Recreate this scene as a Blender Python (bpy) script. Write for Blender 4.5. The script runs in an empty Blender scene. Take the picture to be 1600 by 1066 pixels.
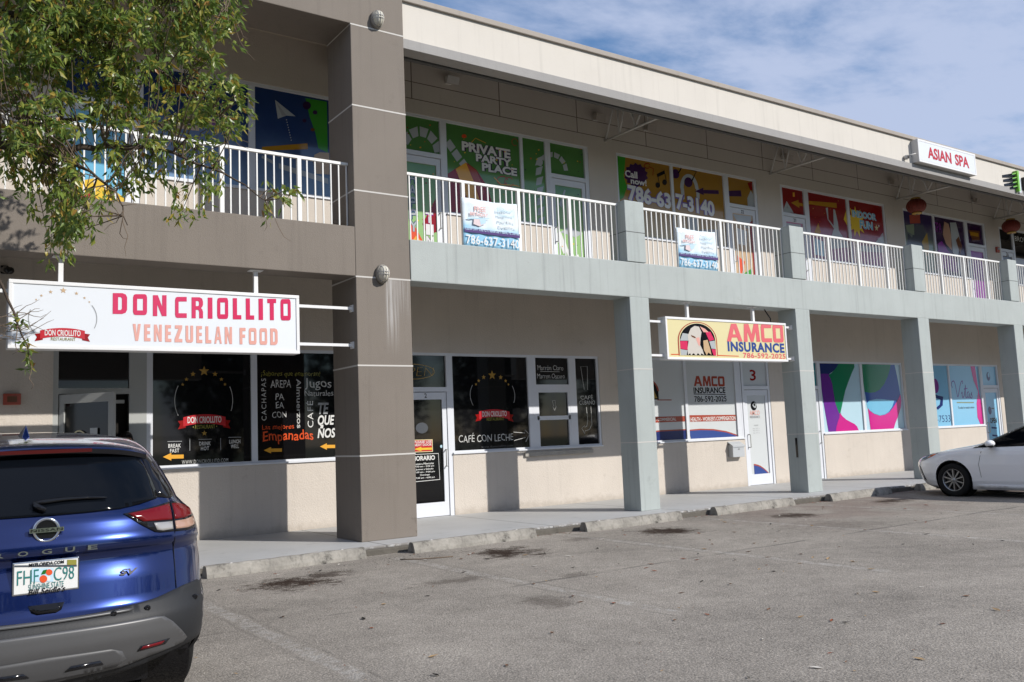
import bpy, bmesh, math, random
import numpy as np
from mathutils import Vector, Matrix, geometry
random.seed(7)
R = math.radians
sc = bpy.context.scene
col = sc.collection

# ------------------------------------------------------------------ camera
cam_data = bpy.data.cameras.new('camera'); cam = bpy.data.objects.new('camera', cam_data); col.objects.link(cam)
yaw, pitch, roll = R(34.741), R(6.034), R(-2.328)
fwd = Vector((math.sin(yaw)*math.cos(pitch), math.cos(yaw)*math.cos(pitch), math.sin(pitch)))
rgt = Vector((math.cos(yaw), -math.sin(yaw), 0)); up = rgt.cross(fwd)
r2 = math.cos(roll)*rgt + math.sin(roll)*up; u2 = -math.sin(roll)*rgt + math.cos(roll)*up
cam.matrix_world = Matrix(((r2.x, u2.x, -fwd.x, -.774), (r2.y, u2.y, -fwd.y, -11.733), (r2.z, u2.z, -fwd.z, 1.42), (0, 0, 0, 1)))
cam_data.sensor_width = 36; cam_data.lens = 31.22; cam_data.clip_end = 2000; cam_data.clip_start = .05
sc.camera = cam

# ------------------------------------------------------------------ sun, sky, exposure
sun_to = Vector((.613, -1, .724)).normalized()
sun_el = math.asin(sun_to.z); sun_az = math.atan2(sun_to.x, sun_to.y)
sd = bpy.data.lights.new('sun', 'SUN'); sd.energy = 5.0; sd.angle = R(.5); sd.color = (1, .955, .89)
sun = bpy.data.objects.new('sun', sd); col.objects.link(sun); sun.location = (20, -30, 40)
sun.rotation_euler = sun_to.to_track_quat('Z', 'Y').to_euler()
world = bpy.data.worlds.new('World'); sc.world = world; world.use_nodes = True
wn, wl = world.node_tree.nodes, world.node_tree.links
wn.clear()
sky = wn.new('ShaderNodeTexSky'); sky.sky_type = 'NISHITA'; sky.sun_disc = False
sky.sun_elevation = sun_el; sky.sun_rotation = sun_az; sky.air_density = 1.0; sky.dust_density = .15; sky.ozone_density = 2.5
tc = wn.new('ShaderNodeTexCoord')
sep = wn.new('ShaderNodeSeparateXYZ'); wl.new(tc.outputs['Generated'], sep.inputs[0])
mxz = wn.new('ShaderNodeMath'); mxz.operation = 'MAXIMUM'; mxz.inputs[1].default_value = .06; wl.new(sep.outputs[2], mxz.inputs[0])
dx = wn.new('ShaderNodeMath'); dx.operation = 'DIVIDE'; wl.new(sep.outputs[0], dx.inputs[0]); wl.new(mxz.outputs[0], dx.inputs[1])
dy = wn.new('ShaderNodeMath'); dy.operation = 'DIVIDE'; wl.new(sep.outputs[1], dy.inputs[0]); wl.new(mxz.outputs[0], dy.inputs[1])
cmb = wn.new('ShaderNodeCombineXYZ'); wl.new(dx.outputs[0], cmb.inputs[0]); wl.new(dy.outputs[0], cmb.inputs[1])
cmap = wn.new('ShaderNodeMapping'); cmap.inputs['Rotation'].default_value = (0, 0, R(-28)); cmap.inputs['Scale'].default_value = (.9, 1.35, 1)
wl.new(cmb.outputs[0], cmap.inputs[0])
n1 = wn.new('ShaderNodeTexNoise'); n1.inputs['Scale'].default_value = 1.7; n1.inputs['Detail'].default_value = 9; n1.inputs['Roughness'].default_value = .58; n1.inputs['Distortion'].default_value = .35
wl.new(cmap.outputs[0], n1.inputs['Vector'])
n2 = wn.new('ShaderNodeTexNoise'); n2.inputs['Scale'].default_value = .42; n2.inputs['Detail'].default_value = 3
wl.new(cmb.outputs[0], n2.inputs['Vector'])
n3 = wn.new('ShaderNodeTexNoise'); n3.inputs['Scale'].default_value = 5.5; n3.inputs['Detail'].default_value = 5; n3.inputs['Roughness'].default_value = .6
wl.new(cmap.outputs[0], n3.inputs['Vector'])
m3 = wn.new('ShaderNodeMath'); m3.operation = 'MULTIPLY_ADD'; wl.new(n3.outputs['Fac'], m3.inputs[0]); m3.inputs[1].default_value = .45; wl.new(n1.outputs['Fac'], m3.inputs[2])
m4 = wn.new('ShaderNodeMath'); m4.operation = 'SUBTRACT'; m4.inputs[1].default_value = .225; wl.new(m3.outputs[0], m4.inputs[0])
addn = wn.new('ShaderNodeMath'); addn.operation = 'ADD'; wl.new(m4.outputs[0], addn.inputs[0]); wl.new(n2.outputs['Fac'], addn.inputs[1])
cr = wn.new('ShaderNodeMapRange'); cr.interpolation_type = 'SMOOTHSTEP'
cr.inputs['From Min'].default_value = .70; cr.inputs['From Max'].default_value = 1.22; cr.inputs['To Min'].default_value = .15; cr.inputs['To Max'].default_value = .85
bias = wn.new('ShaderNodeMapRange'); bias.inputs['From Min'].default_value = .02; bias.inputs['From Max'].default_value = .40; bias.inputs['To Min'].default_value = -.15; bias.inputs['To Max'].default_value = .16
bx = wn.new('ShaderNodeMath'); bx.operation = 'SUBTRACT'; bx.inputs[1].default_value = .43; wl.new(sep.outputs[0], bx.inputs[0])
ba = wn.new('ShaderNodeMath'); ba.operation = 'ABSOLUTE'; wl.new(bx.outputs[0], ba.inputs[0]); wl.new(ba.outputs[0], bias.inputs['Value'])
addb = wn.new('ShaderNodeMath'); addb.operation = 'ADD'; wl.new(addn.outputs[0], addb.inputs[0]); wl.new(bias.outputs[0], addb.inputs[1])
wl.new(addb.outputs[0], cr.inputs['Value'])
mixc = wn.new('ShaderNodeMix'); mixc.data_type = 'RGBA'
wl.new(cr.outputs[0], mixc.inputs['Factor']); wl.new(sky.outputs[0], mixc.inputs[6]); mixc.inputs[7].default_value = (5.2, 5.6, 6.7, 1)
bg = wn.new('ShaderNodeBackground'); bg.inputs['Strength'].default_value = .125
hsv = wn.new('ShaderNodeHueSaturation'); hsv.inputs['Saturation'].default_value = 1.45; wl.new(mixc.outputs[2], hsv.inputs['Color'])
wl.new(hsv.outputs[0], bg.inputs['Color'])
wo = wn.new('ShaderNodeOutputWorld'); wl.new(bg.outputs[0], wo.inputs[0])
sc.view_settings.view_transform = 'Standard'; sc.view_settings.look = 'None'; sc.view_settings.gamma = 1; sc.view_settings.use_curve_mapping = False
sc.view_settings.exposure = 0.0
sc.cycles.max_bounces = 6

# ------------------------------------------------------------------ materials
MATS = {}
def srgb(r, g, b):
    f = lambda c: (c/255/12.92) if c/255 <= .04045 else ((c/255+.055)/1.055)**2.4
    return (f(r), f(g), f(b))
class NT:
    """small helper around one node tree"""
    def __init__(s, m): s.n, s.l = m.node_tree.nodes, m.node_tree.links
    def new(s, t, **k):
        o = s.n.new('ShaderNode'+t)
        for a, v in k.items(): setattr(o, a, v)
        return o
    def val(s, sock, v):
        if isinstance(v, (int, float, tuple)): sock.default_value = v
        else: s.l.new(v, sock)
    def math(s, op, a, b=0., clamp=False):
        o = s.new('Math', operation=op, use_clamp=clamp); s.val(o.inputs[0], a); s.val(o.inputs[1], b); return o.outputs[0]
    def mr(s, v, a, b, c=0., d=1.):
        o = s.new('MapRange', interpolation_type='SMOOTHSTEP'); s.val(o.inputs['Value'], v)
        for k, x in zip(('From Min', 'From Max', 'To Min', 'To Max'), (a, b, c, d)): o.inputs[k].default_value = x
        return o.outputs[0]
    def noise(s, vec, scale, detail=4, rough=.55, dist=0.):
        o = s.new('TexNoise'); s.l.new(vec, o.inputs['Vector'])
        o.inputs['Scale'].default_value = scale; o.inputs['Detail'].default_value = detail; o.inputs['Roughness'].default_value = rough; o.inputs['Distortion'].default_value = dist
        return o.outputs['Fac']
    def scaled(s, vec, sx, sy, sz):
        o = s.new('Mapping'); s.l.new(vec, o.inputs[0]); o.inputs['Scale'].default_value = (sx, sy, sz); return o.outputs[0]
    def mix(s, f, a, b):
        o = s.new('Mix', data_type='RGBA'); s.val(o.inputs['Factor'], f)
        for sock, v in ((o.inputs[6], a), (o.inputs[7], b)):
            if isinstance(v, tuple): sock.default_value = (*v[:3], 1)
            else: s.l.new(v, sock)
        return o.outputs[2]
def base(name, color, rough=.8, spec=.3, metal=0, coat=0, coat_rough=.03):
    if name in MATS: return MATS[name]
    m = bpy.data.materials.new(name); m.use_nodes = True
    b = m.node_tree.nodes['Principled BSDF']
    b.inputs['Base Color'].default_value = (*color, 1); b.inputs['Roughness'].default_value = rough
    b.inputs['Specular IOR Level'].default_value = spec; b.inputs['Metallic'].default_value = metal
    b.inputs['Coat Weight'].default_value = coat; b.inputs['Coat Roughness'].default_value = coat_rough
    MATS[name] = m
    return m
def textured(name, color, rough=.8, spec=.3, amount=.25, scale=1.2, streak=0., grime=0., fine=60, bump=.15, metal=0, coat=0, bump_scale=90):
    """painted or mineral surface: broad blotches, fine speckle, vertical streaks, bump"""
    if name in MATS: return MATS[name]
    m = base(name, color, rough, spec, metal, coat); t = NT(m); b = t.n['Principled BSDF']
    P = t.new('TexCoord').outputs['Object']
    f = t.noise(P, scale, 5)
    f2 = t.noise(P, fine, 2)
    k = t.math('ADD', t.math('MULTIPLY', t.math('SUBTRACT', f, .5), amount*1.6), t.math('MULTIPLY', t.math('SUBTRACT', f2, .5), amount*.6))
    if streak:
        st = t.noise(t.scaled(P, 9, 9, .35), 1, 4, .65)
        k = t.math('ADD', k, t.math('MULTIPLY', t.mr(st, .5, .78), -streak))
    if grime:
        g = t.mr(t.noise(P, 3.1, 7, .72), .56, .72)
        k = t.math('ADD', k, t.math('MULTIPLY', g, -grime))
    k = t.math('ADD', k, 1.)
    v = t.new('VectorMath', operation='SCALE'); v.inputs[0].default_value = color; t.l.new(k, v.inputs['Scale'])
    t.l.new(v.outputs[0], b.inputs['Base Color'])
    if bump:
        bp = t.new('Bump'); bp.inputs['Strength'].default_value = bump; bp.inputs['Distance'].default_value = .02
        t.l.new(t.noise(P, bump_scale, 3, .6), bp.inputs['Height']); t.l.new(bp.outputs[0], b.inputs['Normal'])
    return m
M = {}
M['cream'] = textured('cream stucco', (.535, .485, .43), .9, .1, .15, 1.0, .08, .05, 80, .35, bump_scale=45)
def splash(m):
    t = NT(m); b = t.n['Principled BSDF']; src = b.inputs['Base Color'].links[0].from_socket
    P = t.new('TexCoord').outputs['Object']; S = t.new('SeparateXYZ'); t.l.new(P, S.inputs[0])
    k = t.math('MULTIPLY', t.mr(t.math('ADD', S.outputs[2], t.math('MULTIPLY', t.math('SUBTRACT', t.noise(P, 7, 5, .7), .5), .30)), .16, -.02), .5)
    k2 = t.math('MULTIPLY', t.mr(t.noise(P, 2.4, 6, .75), .60, .68), .22)
    t.l.new(t.mix(t.math('MAXIMUM', k, k2), src, (.30, .26, .215)), b.inputs['Base Color'])
splash(M['cream'])
M['fascia'] = textured('pale cream fascia', (.575, .54, .488), .9, .1, .09, 1.0, .11, .02, 80, .12, bump_scale=45)
M['green'] = textured('grey green paint', (.358, .392, .38), .7, .25, .18, 1.1, .2, .14, 70, .3)
M['coping'] = textured('taupe coping', (.33, .295, .26), .75, .2, .12, 1.5, .1, .05, 70, .1)
M['trim'] = textured('grey fascia trim', (.315, .305, .295), .85, .15, .08, 2, .08, .03, 120, .35, bump_scale=120)
M['joint'] = base('pale caulk joint', (.52, .50, .47), .8, .2)
M['dark joint'] = base('dark joint', (.10, .10, .10), .9, .1)
M['sidewalk'] = textured('grey painted sidewalk', (.41, .412, .408), .6, .3, .22, .9, 0, .22, 60, .1)
M['kerb'] = textured('weathered concrete', (.34, .32, .29), .9, .2, .35, 5, 0, .5, 40, .5, bump_scale=30)
M['alu'] = textured('white aluminium frame', (.62, .64, .68), .4, .45, .05, 2, .03, 0, 50, 0)
M['alu grey'] = textured('grey aluminium frame', (.36, .37, .36), .45, .4, .06, 2, .03, 0, 50, 0)
M['rail'] = textured('white railing paint', (.70, .70, .68), .5, .4, .10, 5, .14, 0, 60, 0)
M['sign white'] = textured('white sign face', (.64, .67, .71), .35, .4, .03, 1, 0, 0, 30, 0)
M['sign frame'] = textured('white sign frame', (.68, .68, .68), .4, .4, .06, 3, .05, 0, 50, 0)
M['black'] = base('black vinyl', (.005, .005, .006), .04, .42)
M['dark glass'] = base('dark glass', (.008, .010, .010), .06, .5)
M['void'] = base('painted interior dark', (.02, .018, .016), .9, .1)
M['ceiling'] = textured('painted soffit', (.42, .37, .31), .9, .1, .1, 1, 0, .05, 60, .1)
M['steel'] = textured('painted steel', (.46, .45, .43), .6, .35, .1, 6, .1, 0, 60, 0)
M['roof'] = textured('roof deck', (.10, .09, .08), .9, .1, .1, 1, 0, 0, 60, .1)
def flat(name, c, rough=.45, spec=.3, **k): return base(name, c, rough, spec, **k)
INK = {
 'white': (.80, .80, .78), 'chalk': (.62, .62, .60), 'grey': (.36, .37, .38), 'dim': (.16, .16, .16), 'red': (.55, .03, .04), 'crimson': (.68, .045, .13),
 'salmon': (.80, .41, .35), 'pink': (.78, .17, .19), 'orange': (.85, .42, .05), 'gold': (.45, .27, .06), 'yellow': (.83, .55, .05), 'olive': (.30, .28, .06),
 'navy': (.02, .035, .16), 'blue': (.05, .09, .30), 'cyan': (.18, .50, .72), 'sky': (.25, .55, .78), 'teal': (.02, .27, .30), 'green': (.05, .32, .03), 'lime': (.22, .55, .06),
 'deep green': (.012, .16, .02), 'purple': (.05, .014, .075), 'lilac': (.22, .15, .42), 'bone': (.64, .60, .54), 'magenta': (.62, .02, .26), 'violet': (.25, .03, .28), 'tan': (.60, .42, .25), 'brown': (.16, .06, .025),
 'amber': (.48, .24, .02), 'mustard': (.42, .27, .06), 'frost': (.46, .49, .50), 'pale blue': (.50, .70, .80), 'rose': (.55, .22, .36), 'deep red': (.30, .006, .006), 'ink': (.01, .01, .012),
 'sand': (.78, .70, .40), 'dark violet': (.035, .012, .06), 'wash': (.55, .75, .88), 'rust': (.42, .085, .055), 'orange red': (.75, .10, .03), 'sage': (.22, .27, .18), 'skin': (.50, .30, .20), 'frost pane': (.66, .69, .70), 'banner plum': (.11, .06, .19), 'sea green': (.012, .22, .10), 'royal': (.02, .09, .38), 'plum': (.16, .03, .30), 'pale pink': (.80, .48, .44), 'faint pink': (.80, .66, .66), 'slate': (.08, .09, .11),
}
def ink(n):
    return flat('print '+n, tuple(c*.82 for c in INK[n]), .10, .45)

# ------------------------------------------------------------------ mesh builder
ORIGIN = {}
class MB:
    def __init__(s): s.v, s.f, s.m, s.mats, s.sm = [], [], [], [], []
    def mi(s, mat):
        if mat not in s.mats: s.mats.append(mat)
        return s.mats.index(mat)
    def add(s, vs, fs, mat, smooth=False):
        o = len(s.v); i = s.mi(mat); s.v += [tuple(v) for v in vs]
        for f in fs: s.f.append(tuple(o+k for k in f)); s.m.append(i); s.sm.append(smooth)
        return s
    def box(s, x0, x1, y0, y1, z0, z1, mat):
        v = [(x, y, z) for z in (z0, z1) for y in (y0, y1) for x in (x0, x1)]
        return s.add(v, [(0, 2, 3, 1), (4, 5, 7, 6), (0, 1, 5, 4), (2, 6, 7, 3), (0, 4, 6, 2), (1, 3, 7, 5)], mat)
    def poly(s, pts, y, mat):
        """flat polygon in the x,z plane facing -y"""
        a = sum(pts[i][0]*pts[(i+1) % len(pts)][1]-pts[(i+1) % len(pts)][0]*pts[i][1] for i in range(len(pts)))
        if a < 0: pts = pts[::-1]
        if len(pts) == 4:
            for i in range(4):
                p, q, r = pts[i-1], pts[i], pts[(i+1) % 4]
                if (q[0]-p[0])*(r[1]-q[1])-(q[1]-p[1])*(r[0]-q[0]) < 0: pts = pts[i:]+pts[:i]; break
        return s.add([(p[0], y, p[1]) for p in pts], [tuple(range(len(pts)))], mat)
    def tube(s, path, r, mat, n=8, caps=True, smooth=True):
        path = [Vector(p) for p in path]; rr = r if isinstance(r, (list, tuple)) else [r]*len(path)
        vs = []; ref = None
        for i, p in enumerate(path):
            d = (path[min(i+1, len(path)-1)]-path[max(i-1, 0)]).normalized()
            if ref is None or abs(ref.dot(d)) > .98: ref = Vector((0, 0, 1)) if abs(d.z) < .9 else Vector((1, 0, 0))
            a = d.cross(ref).normalized(); b = d.cross(a)
            for k in range(n):
                t = 2*math.pi*(k+.5)/n; vs.append(p+rr[i]*(math.cos(t)*a+math.sin(t)*b))
        fs = [(i*n+k, i*n+(k+1) % n, (i+1)*n+(k+1) % n, (i+1)*n+k) for i in range(len(path)-1) for k in range(n)]
        if caps: fs += [tuple(range(n))[::-1], tuple((len(path)-1)*n+k for k in range(n))]
        return s.add(vs, fs, mat, smooth)
    def lathe(s, prof, c, axis, mat, n=32, smooth=True, scale=(1, 1)):
        """profile of (radius, along) pairs spun round an axis through c"""
        ax = Vector(axis).normalized(); a = ax.orthogonal().normalized() if abs(ax.z) > .9 or abs(ax.x) < .5 else Vector((0, 1, 0)); b = ax.cross(a)
        c = Vector(c); vs = []
        for r, h in prof:
            for k in range(n):
                t = 2*math.pi*k/n; vs.append(c+ax*h+a*(r*math.cos(t)*scale[0])+b*(r*math.sin(t)*scale[1]))
        fs = [(i*n+k, i*n+(k+1) % n, (i+1)*n+(k+1) % n, (i+1)*n+k) for i in range(len(prof)-1) for k in range(n)]
        return s.add(vs, fs, mat, smooth)
    def ellipsoid(s, c, r, mat, n=16, m=10):
        prof = [(math.sin(math.pi*i/m), -math.cos(math.pi*i/m)) for i in range(m+1)]
        vs = [(c[0]+r[0]*p*math.cos(2*math.pi*k/n), c[1]+r[1]*p*math.sin(2*math.pi*k/n), c[2]+r[2]*h) for p, h in prof for k in range(n)]
        fs = [(i*n+k, i*n+(k+1) % n, (i+1)*n+(k+1) % n, (i+1)*n+k) for i in range(m) for k in range(n)]
        return s.add(vs, fs, mat, True)
    def build(s, name, parent=None, bevel=0, label=None, cat=None, group=None, kind=None, local=False, weld=False):
        me = bpy.data.meshes.new(name)
        o = ORIGIN.get(parent.name, (0, 0, 0)) if (parent and not local) else (0, 0, 0)
        me.from_pydata([(v[0]-o[0], v[1]-o[1], v[2]-o[2]) for v in s.v], [], s.f)
        for mt in s.mats: me.materials.append(mt)
        me.polygons.foreach_set('material_index', s.m); me.polygons.foreach_set('use_smooth', s.sm)
        if bevel or weld:
            bm = bmesh.new(); bm.from_mesh(me)
            if weld: bmesh.ops.remove_doubles(bm, verts=bm.verts, dist=1e-5)
            if bevel:
                es = [e for e in bm.edges if len(e.link_faces) == 2 and e.calc_face_angle(0) > .6]
                bmesh.ops.bevel(bm, geom=es, offset=bevel, segments=2, affect='EDGES', profile=.6)
            bm.to_mesh(me); bm.free()
        me.update()
        ob = bpy.data.objects.new(name, me); col.objects.link(ob)
        if parent: ob.parent = parent; ORIGIN[ob.name] = ORIGIN.get(parent.name, (0, 0, 0))
        tag(ob, label, cat, group, kind)
        return ob
def tag(o, label=None, cat=None, group=None, kind=None):
    for k, v in (('label', label), ('category', cat), ('group', group), ('kind', kind)):
        if v: o[k] = v
    return o
def thing(name, loc, label, cat, group=None):
    o = bpy.data.objects.new(name, None); o.empty_display_size = .2; col.objects.link(o); o.location = loc; ORIGIN[o.name] = tuple(loc)
    return tag(o, label, cat, group)

# ------------------------------------------------------------------ lettering
TXT = {}
def text_mesh(body, shear=0., off=0., space=1., res=3):
    key = (body, shear, off, space)
    if key not in TXT:
        c = bpy.data.curves.new('lettering', 'FONT'); c.body = body; c.shear = shear; c.offset = off; c.space_character = space; c.resolution_u = res
        ob = bpy.data.objects.new('lettering', c); me = bpy.data.meshes.new_from_object(ob)
        TXT[key] = ([(v.co.x, v.co.y) for v in me.vertices], [tuple(p.vertices) for p in me.polygons])
        bpy.data.objects.remove(ob); bpy.data.curves.remove(c); bpy.data.meshes.remove(me)
    return TXT[key]
class Art(MB):
    """flat print on a vertical face; pixel frame of a sketch maps onto a pane"""
    def __init__(s, y, step=.0012):
        super().__init__(); s.y, s.step = y, step; s.cuts = []; s.k = 0; s.unit()
    def seg(s): s.cuts.append((len(s.v), len(s.f)))
    def build(s, name, parent=None, **k):
        cs = s.cuts+[(len(s.v), len(s.f))]; o = None
        for (v0, f0), (v1, f1) in zip(cs, cs[1:]):
            if f1 == f0: continue
            p = MB(); p.v = s.v[v0:v1]; p.f = [tuple(q-v0 for q in f) for f in s.f[f0:f1]]; p.m = s.m[f0:f1]; p.sm = s.sm[f0:f1]; used = sorted(set(p.m)); p.mats = [s.mats[i] for i in used]; p.m = [used.index(i) for i in p.m]
            o = p.build(name, parent, **k)
        return o
    def map(s, pl, pr, tl, tr, bl, br, x0, x1, z0, z1):
        s.seg(); s.mp = (pl, pr, tl, tr, bl, br, x0, x1, z0, z1); return s
    def unit(s, x0=0, x1=1, z0=0, z1=1): return s.map(0, 1, 0, 0, 1, 1, x0, x1, z0, z1)
    def pt(s, px, py):
        pl, pr, tl, tr, bl, br, x0, x1, z0, z1 = s.mp
        u = (px-pl)/(pr-pl); t = tl+(tr-tl)*u; b = bl+(br-bl)*u
        return (x0+u*(x1-x0), z1+(py-t)/(b-t)*(z0-z1))
    def Y(s, layer): s.k += 1; return s.y-s.step*layer-2e-5*s.k
    def P(s, pts, c, layer=1): return s.poly([s.pt(*p) for p in pts], s.Y(layer), ink(c) if isinstance(c, str) else c)
    def S(s, pts, c, layer=1):
        for _ in range(3): pts = [(p[0]*w+q[0]*(1-w), p[1]*w+q[1]*(1-w)) for p, q in zip(pts, pts[1:]+pts[:1]) for w in (.75, .25)]
        return s.P(pts, c, layer)
    def stroke(s, pts, w, c, layer=2):
        for _ in range(2): pts = [pts[0]]+[(p[0]*k+q[0]*(1-k), p[1]*k+q[1]*(1-k)) for p, q in zip(pts, pts[1:]) for k in (.75, .25)]+[pts[-1]]
        return s.line(pts, w, c, layer)
    def rect(s, a, b, c, d, colr, layer=1): return s.P([(a, c), (b, c), (b, d), (a, d)], colr, layer)
    def line(s, pts, w, c, layer=2, closed=False):
        q = [s.pt(*p) for p in pts]
        if closed: q = q+[q[0]]
        L, Rr = [], []
        for i, p in enumerate(q):
            a = q[max(i-1, 0)]; b = q[min(i+1, len(q)-1)]
            if closed and i in (0, len(q)-1): a, b = q[-2], q[1]
            dx, dz = b[0]-a[0], b[1]-a[1]; l = math.hypot(dx, dz) or 1
            L.append((p[0]-dz/l*w/2, p[1]+dx/l*w/2)); Rr.append((p[0]+dz/l*w/2, p[1]-dx/l*w/2))
        n = len(q); y = s.Y(layer)
        return s.add([(a[0], y, a[1]) for a in L+Rr], [(i, n+i, n+i+1, i+1) for i in range(n-1)], ink(c) if isinstance(c, str) else c)
    def ell(s, cx, cy, rx, ry, c, layer=1, a0=0, a1=360, n=28):
        return s.P([(cx+rx*math.cos(R(a0+(a1-a0)*i/n)), cy-ry*math.sin(R(a0+(a1-a0)*i/n))) for i in range(n if a1-a0 >= 360 else n+1)], c, layer)
    def arc(s, cx, cy, rx, ry, a0, a1, w, c, layer=2, n=24):
        return s.line([(cx+rx*math.cos(R(a0+(a1-a0)*i/n)), cy-ry*math.sin(R(a0+(a1-a0)*i/n))) for i in range(n+1)], w, c, layer)
    def star(s, cx, cy, r, c, layer=2, k=5, q=.42):
        x, z = s.pt(cx, cy)
        r = r*(s.mp[7]-s.mp[6])/(s.mp[1]-s.mp[0])
        return s.poly([(x+(r if i % 2 == 0 else r*q)*math.sin(math.pi*i/k), z+(r if i % 2 == 0 else r*q)*math.cos(math.pi*i/k)) for i in range(2*k)], s.Y(layer), ink(c))
    def text(s, body, a, b, t, d, c, layer=2, off=0., shear=0., space=1., rot=0, wob=0., slope=0., outline=None):
        vs, fs = text_mesh(body, shear, off, space)
        v = np.array(vs)
        if rot == 90: v = np.stack([-v[:, 1], v[:, 0]], 1)
        if rot == -90: v = np.stack([v[:, 1], -v[:, 0]], 1)
        lo, hi = v.min(0), v.max(0); w = (v-lo)/(hi-lo)
        xm, ym = (a+b)/2, (t+d)/2
        x0 = s.pt(a, ym)[0]; x1 = s.pt(b, ym)[0]; z1 = s.pt(xm, t)[1]; z0 = s.pt(xm, d)[1]
        X = x0+w[:, 0]*(x1-x0); Z = z0+w[:, 1]*(z1-z0)
        if wob and rot == 0:
            h = z1-z0; k = 2.2/h if rot == 0 else 2.2/(x1-x0)
            Z = Z+wob*h*np.sin(X*k*2.1+len(body)); X = X+wob*h*.5*np.sin(Z*k*1.7+X*k)
        Z = Z+slope*(X-(x0+x1)/2)
        mt = ink(c) if isinstance(c, str) else c
        y = s.Y(layer); s.add([(x, y, z) for x, z in zip(X, Z)], fs, mt)
        return s
    def fat(s, ch, a, b, t, d, c, layer=2):
        """heavy squared capitals"""
        w, h = b-a, d-t
        P = lambda q: s.P([(a+x*w, d-y*h) for x, y in q], c, layer)
        if ch == 'M': P([(0, 0), (.06, 1), (.34, 1), (.5, .42), (.66, 1), (.94, 1), (1, 0), (.77, 0), (.76, .58), (.58, 0), (.42, 0), (.24, .58), (.23, 0)])
        elif ch == 'A': P([(0, 0), (.33, 1), (.67, 1), (1, 0), (.74, 0), (.66, .22), (.34, .22), (.26, 0)][:4]+[(.74, 0), (.67, .22), (.60, .40), (.5, .74), (.40, .40), (.60, .40), (.67, .22), (.33, .22), (.26, 0)])
        elif ch == 'I': P([(0, 0), (0, 1), (1, 1), (1, 0)])
        elif ch == 'L': P([(0, 0), (0, 1), (.5, 1), (.5, .2), (1, .2), (1, 0)])
        elif ch == 'T': P([(.27, 0), (.27, .8), (0, .8), (0, 1), (1, 1), (1, .8), (.73, .8), (.73, 0)])
        elif ch == 'E': P([(0, 0), (0, 1), (.95, 1), (.95, .81), (.46, .81), (.46, .6), (.9, .6), (.9, .42), (.46, .42), (.46, .19), (1, .19), (1, 0)])
        elif ch == 'F': P([(0, 0), (0, 1), (1, 1), (1, .8), (.46, .8), (.46, .59), (.92, .59), (.92, .40), (.46, .40), (.46, 0)])
        elif ch == 'N': P([(0, 0), (0, 1), (.36, 1), (.68, .45), (.68, 1), (1, 1), (1, 0), (.66, 0), (.32, .56), (.32, 0)])
        elif ch == 'V': P([(.32, 0), (0, 1), (.36, 1), (.5, .36), (.64, 1), (1, 1), (.68, 0)])
        elif ch == 'Z': P([(0, 0), (0, .2), (.5, .8), (.04, .8), (.04, 1), (.98, 1), (.98, .82), (.5, .2), (1, .2), (1, 0)])
        elif ch == 'U': P([(0, 1), (0, .16), (.08, .04), (.24, 0), (.76, 0), (.92, .04), (1, .16), (1, 1), (.64, 1), (.64, .2), (.58, .17), (.42, .17), (.36, .2), (.36, 1)])
        elif ch == 'D': P([(0, 0), (0, 1), (.66, 1), (.9, .94), (1, .8), (1, .2), (.9, .06), (.66, 0), (.36, 0), (.36, .19), (.56, .19), (.64, .26), (.64, .74), (.56, .81), (.37, .81), (.37, .19), (.36, .19), (.36, 0)])
        elif ch == 'R': P([(0, 0), (0, 1), (.7, 1), (.92, .94), (1, .8), (1, .64), (.92, .53), (.82, .49), (.94, .42), (1, .3), (1, 0), (.66, 0), (.66, .32), (.58, .40), (.37, .40), (.37, .58), (.58, .58), (.65, .64), (.65, .76), (.58, .82), (.37, .82), (.37, .40), (.36, .40), (.36, 0)])
        elif ch == 'C': P([(1, 0), (1, .22), (.3, .22), (.3, .78), (1, .78), (1, 1), (.2, 1), (.06, .97), (0, .85), (0, .15), (.06, .03), (.2, 0)])
        else: P([(.5, 0), (.82, 0), (.94, .03), (1, .15), (1, .85), (.94, .97), (.82, 1), (.18, 1), (.06, .97), (0, .85), (0, .15), (.06, .03), (.18, 0), (.499, 0), (.499, .22), (.29, .22), (.29, .78), (.71, .78), (.71, .22), (.5, .22)])
        return s
    def fats(s, word, a, b, t0, t1, h, c, gap=.22, wid={}):
        """a word in heavy capitals between a and b, the top edge running from t0 to t1"""
        ws = [wid.get(ch, 1.) for ch in word]; u = (b-a)/(sum(ws)+gap*(len(word)-1)); x = a
        for ch, w in zip(word, ws):
            k = (x-a)/(b-a); t = t0+(t1-t0)*k; s.fat(ch, x, x+w*u, t, t+h, c); x += (w+gap)*u
        return s
    def bubble(s, body, a, b, t, d, c, edge, layer=2, off=.02, grow=.05, **k):
        s.text(body, a, b, t, d, edge, layer, off=off+grow, **k)
        e = grow*.35*(d-t)*.9
        return s.text(body, a+e, b-e, t+e, d-e, c, layer+1, off=off, **k)
    def arrow(s, x0, x1, yc, h, c, layer=2, head=.4):
        """x0 is the tip"""
        hx = x0+(x1-x0)*head
        return s.P([(x0, yc), (hx, yc-h), (hx, yc-h*.5), (x1, yc-h*.5), (x1, yc+h*.5), (hx, yc+h*.5), (hx, yc+h)], c, layer)

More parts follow.
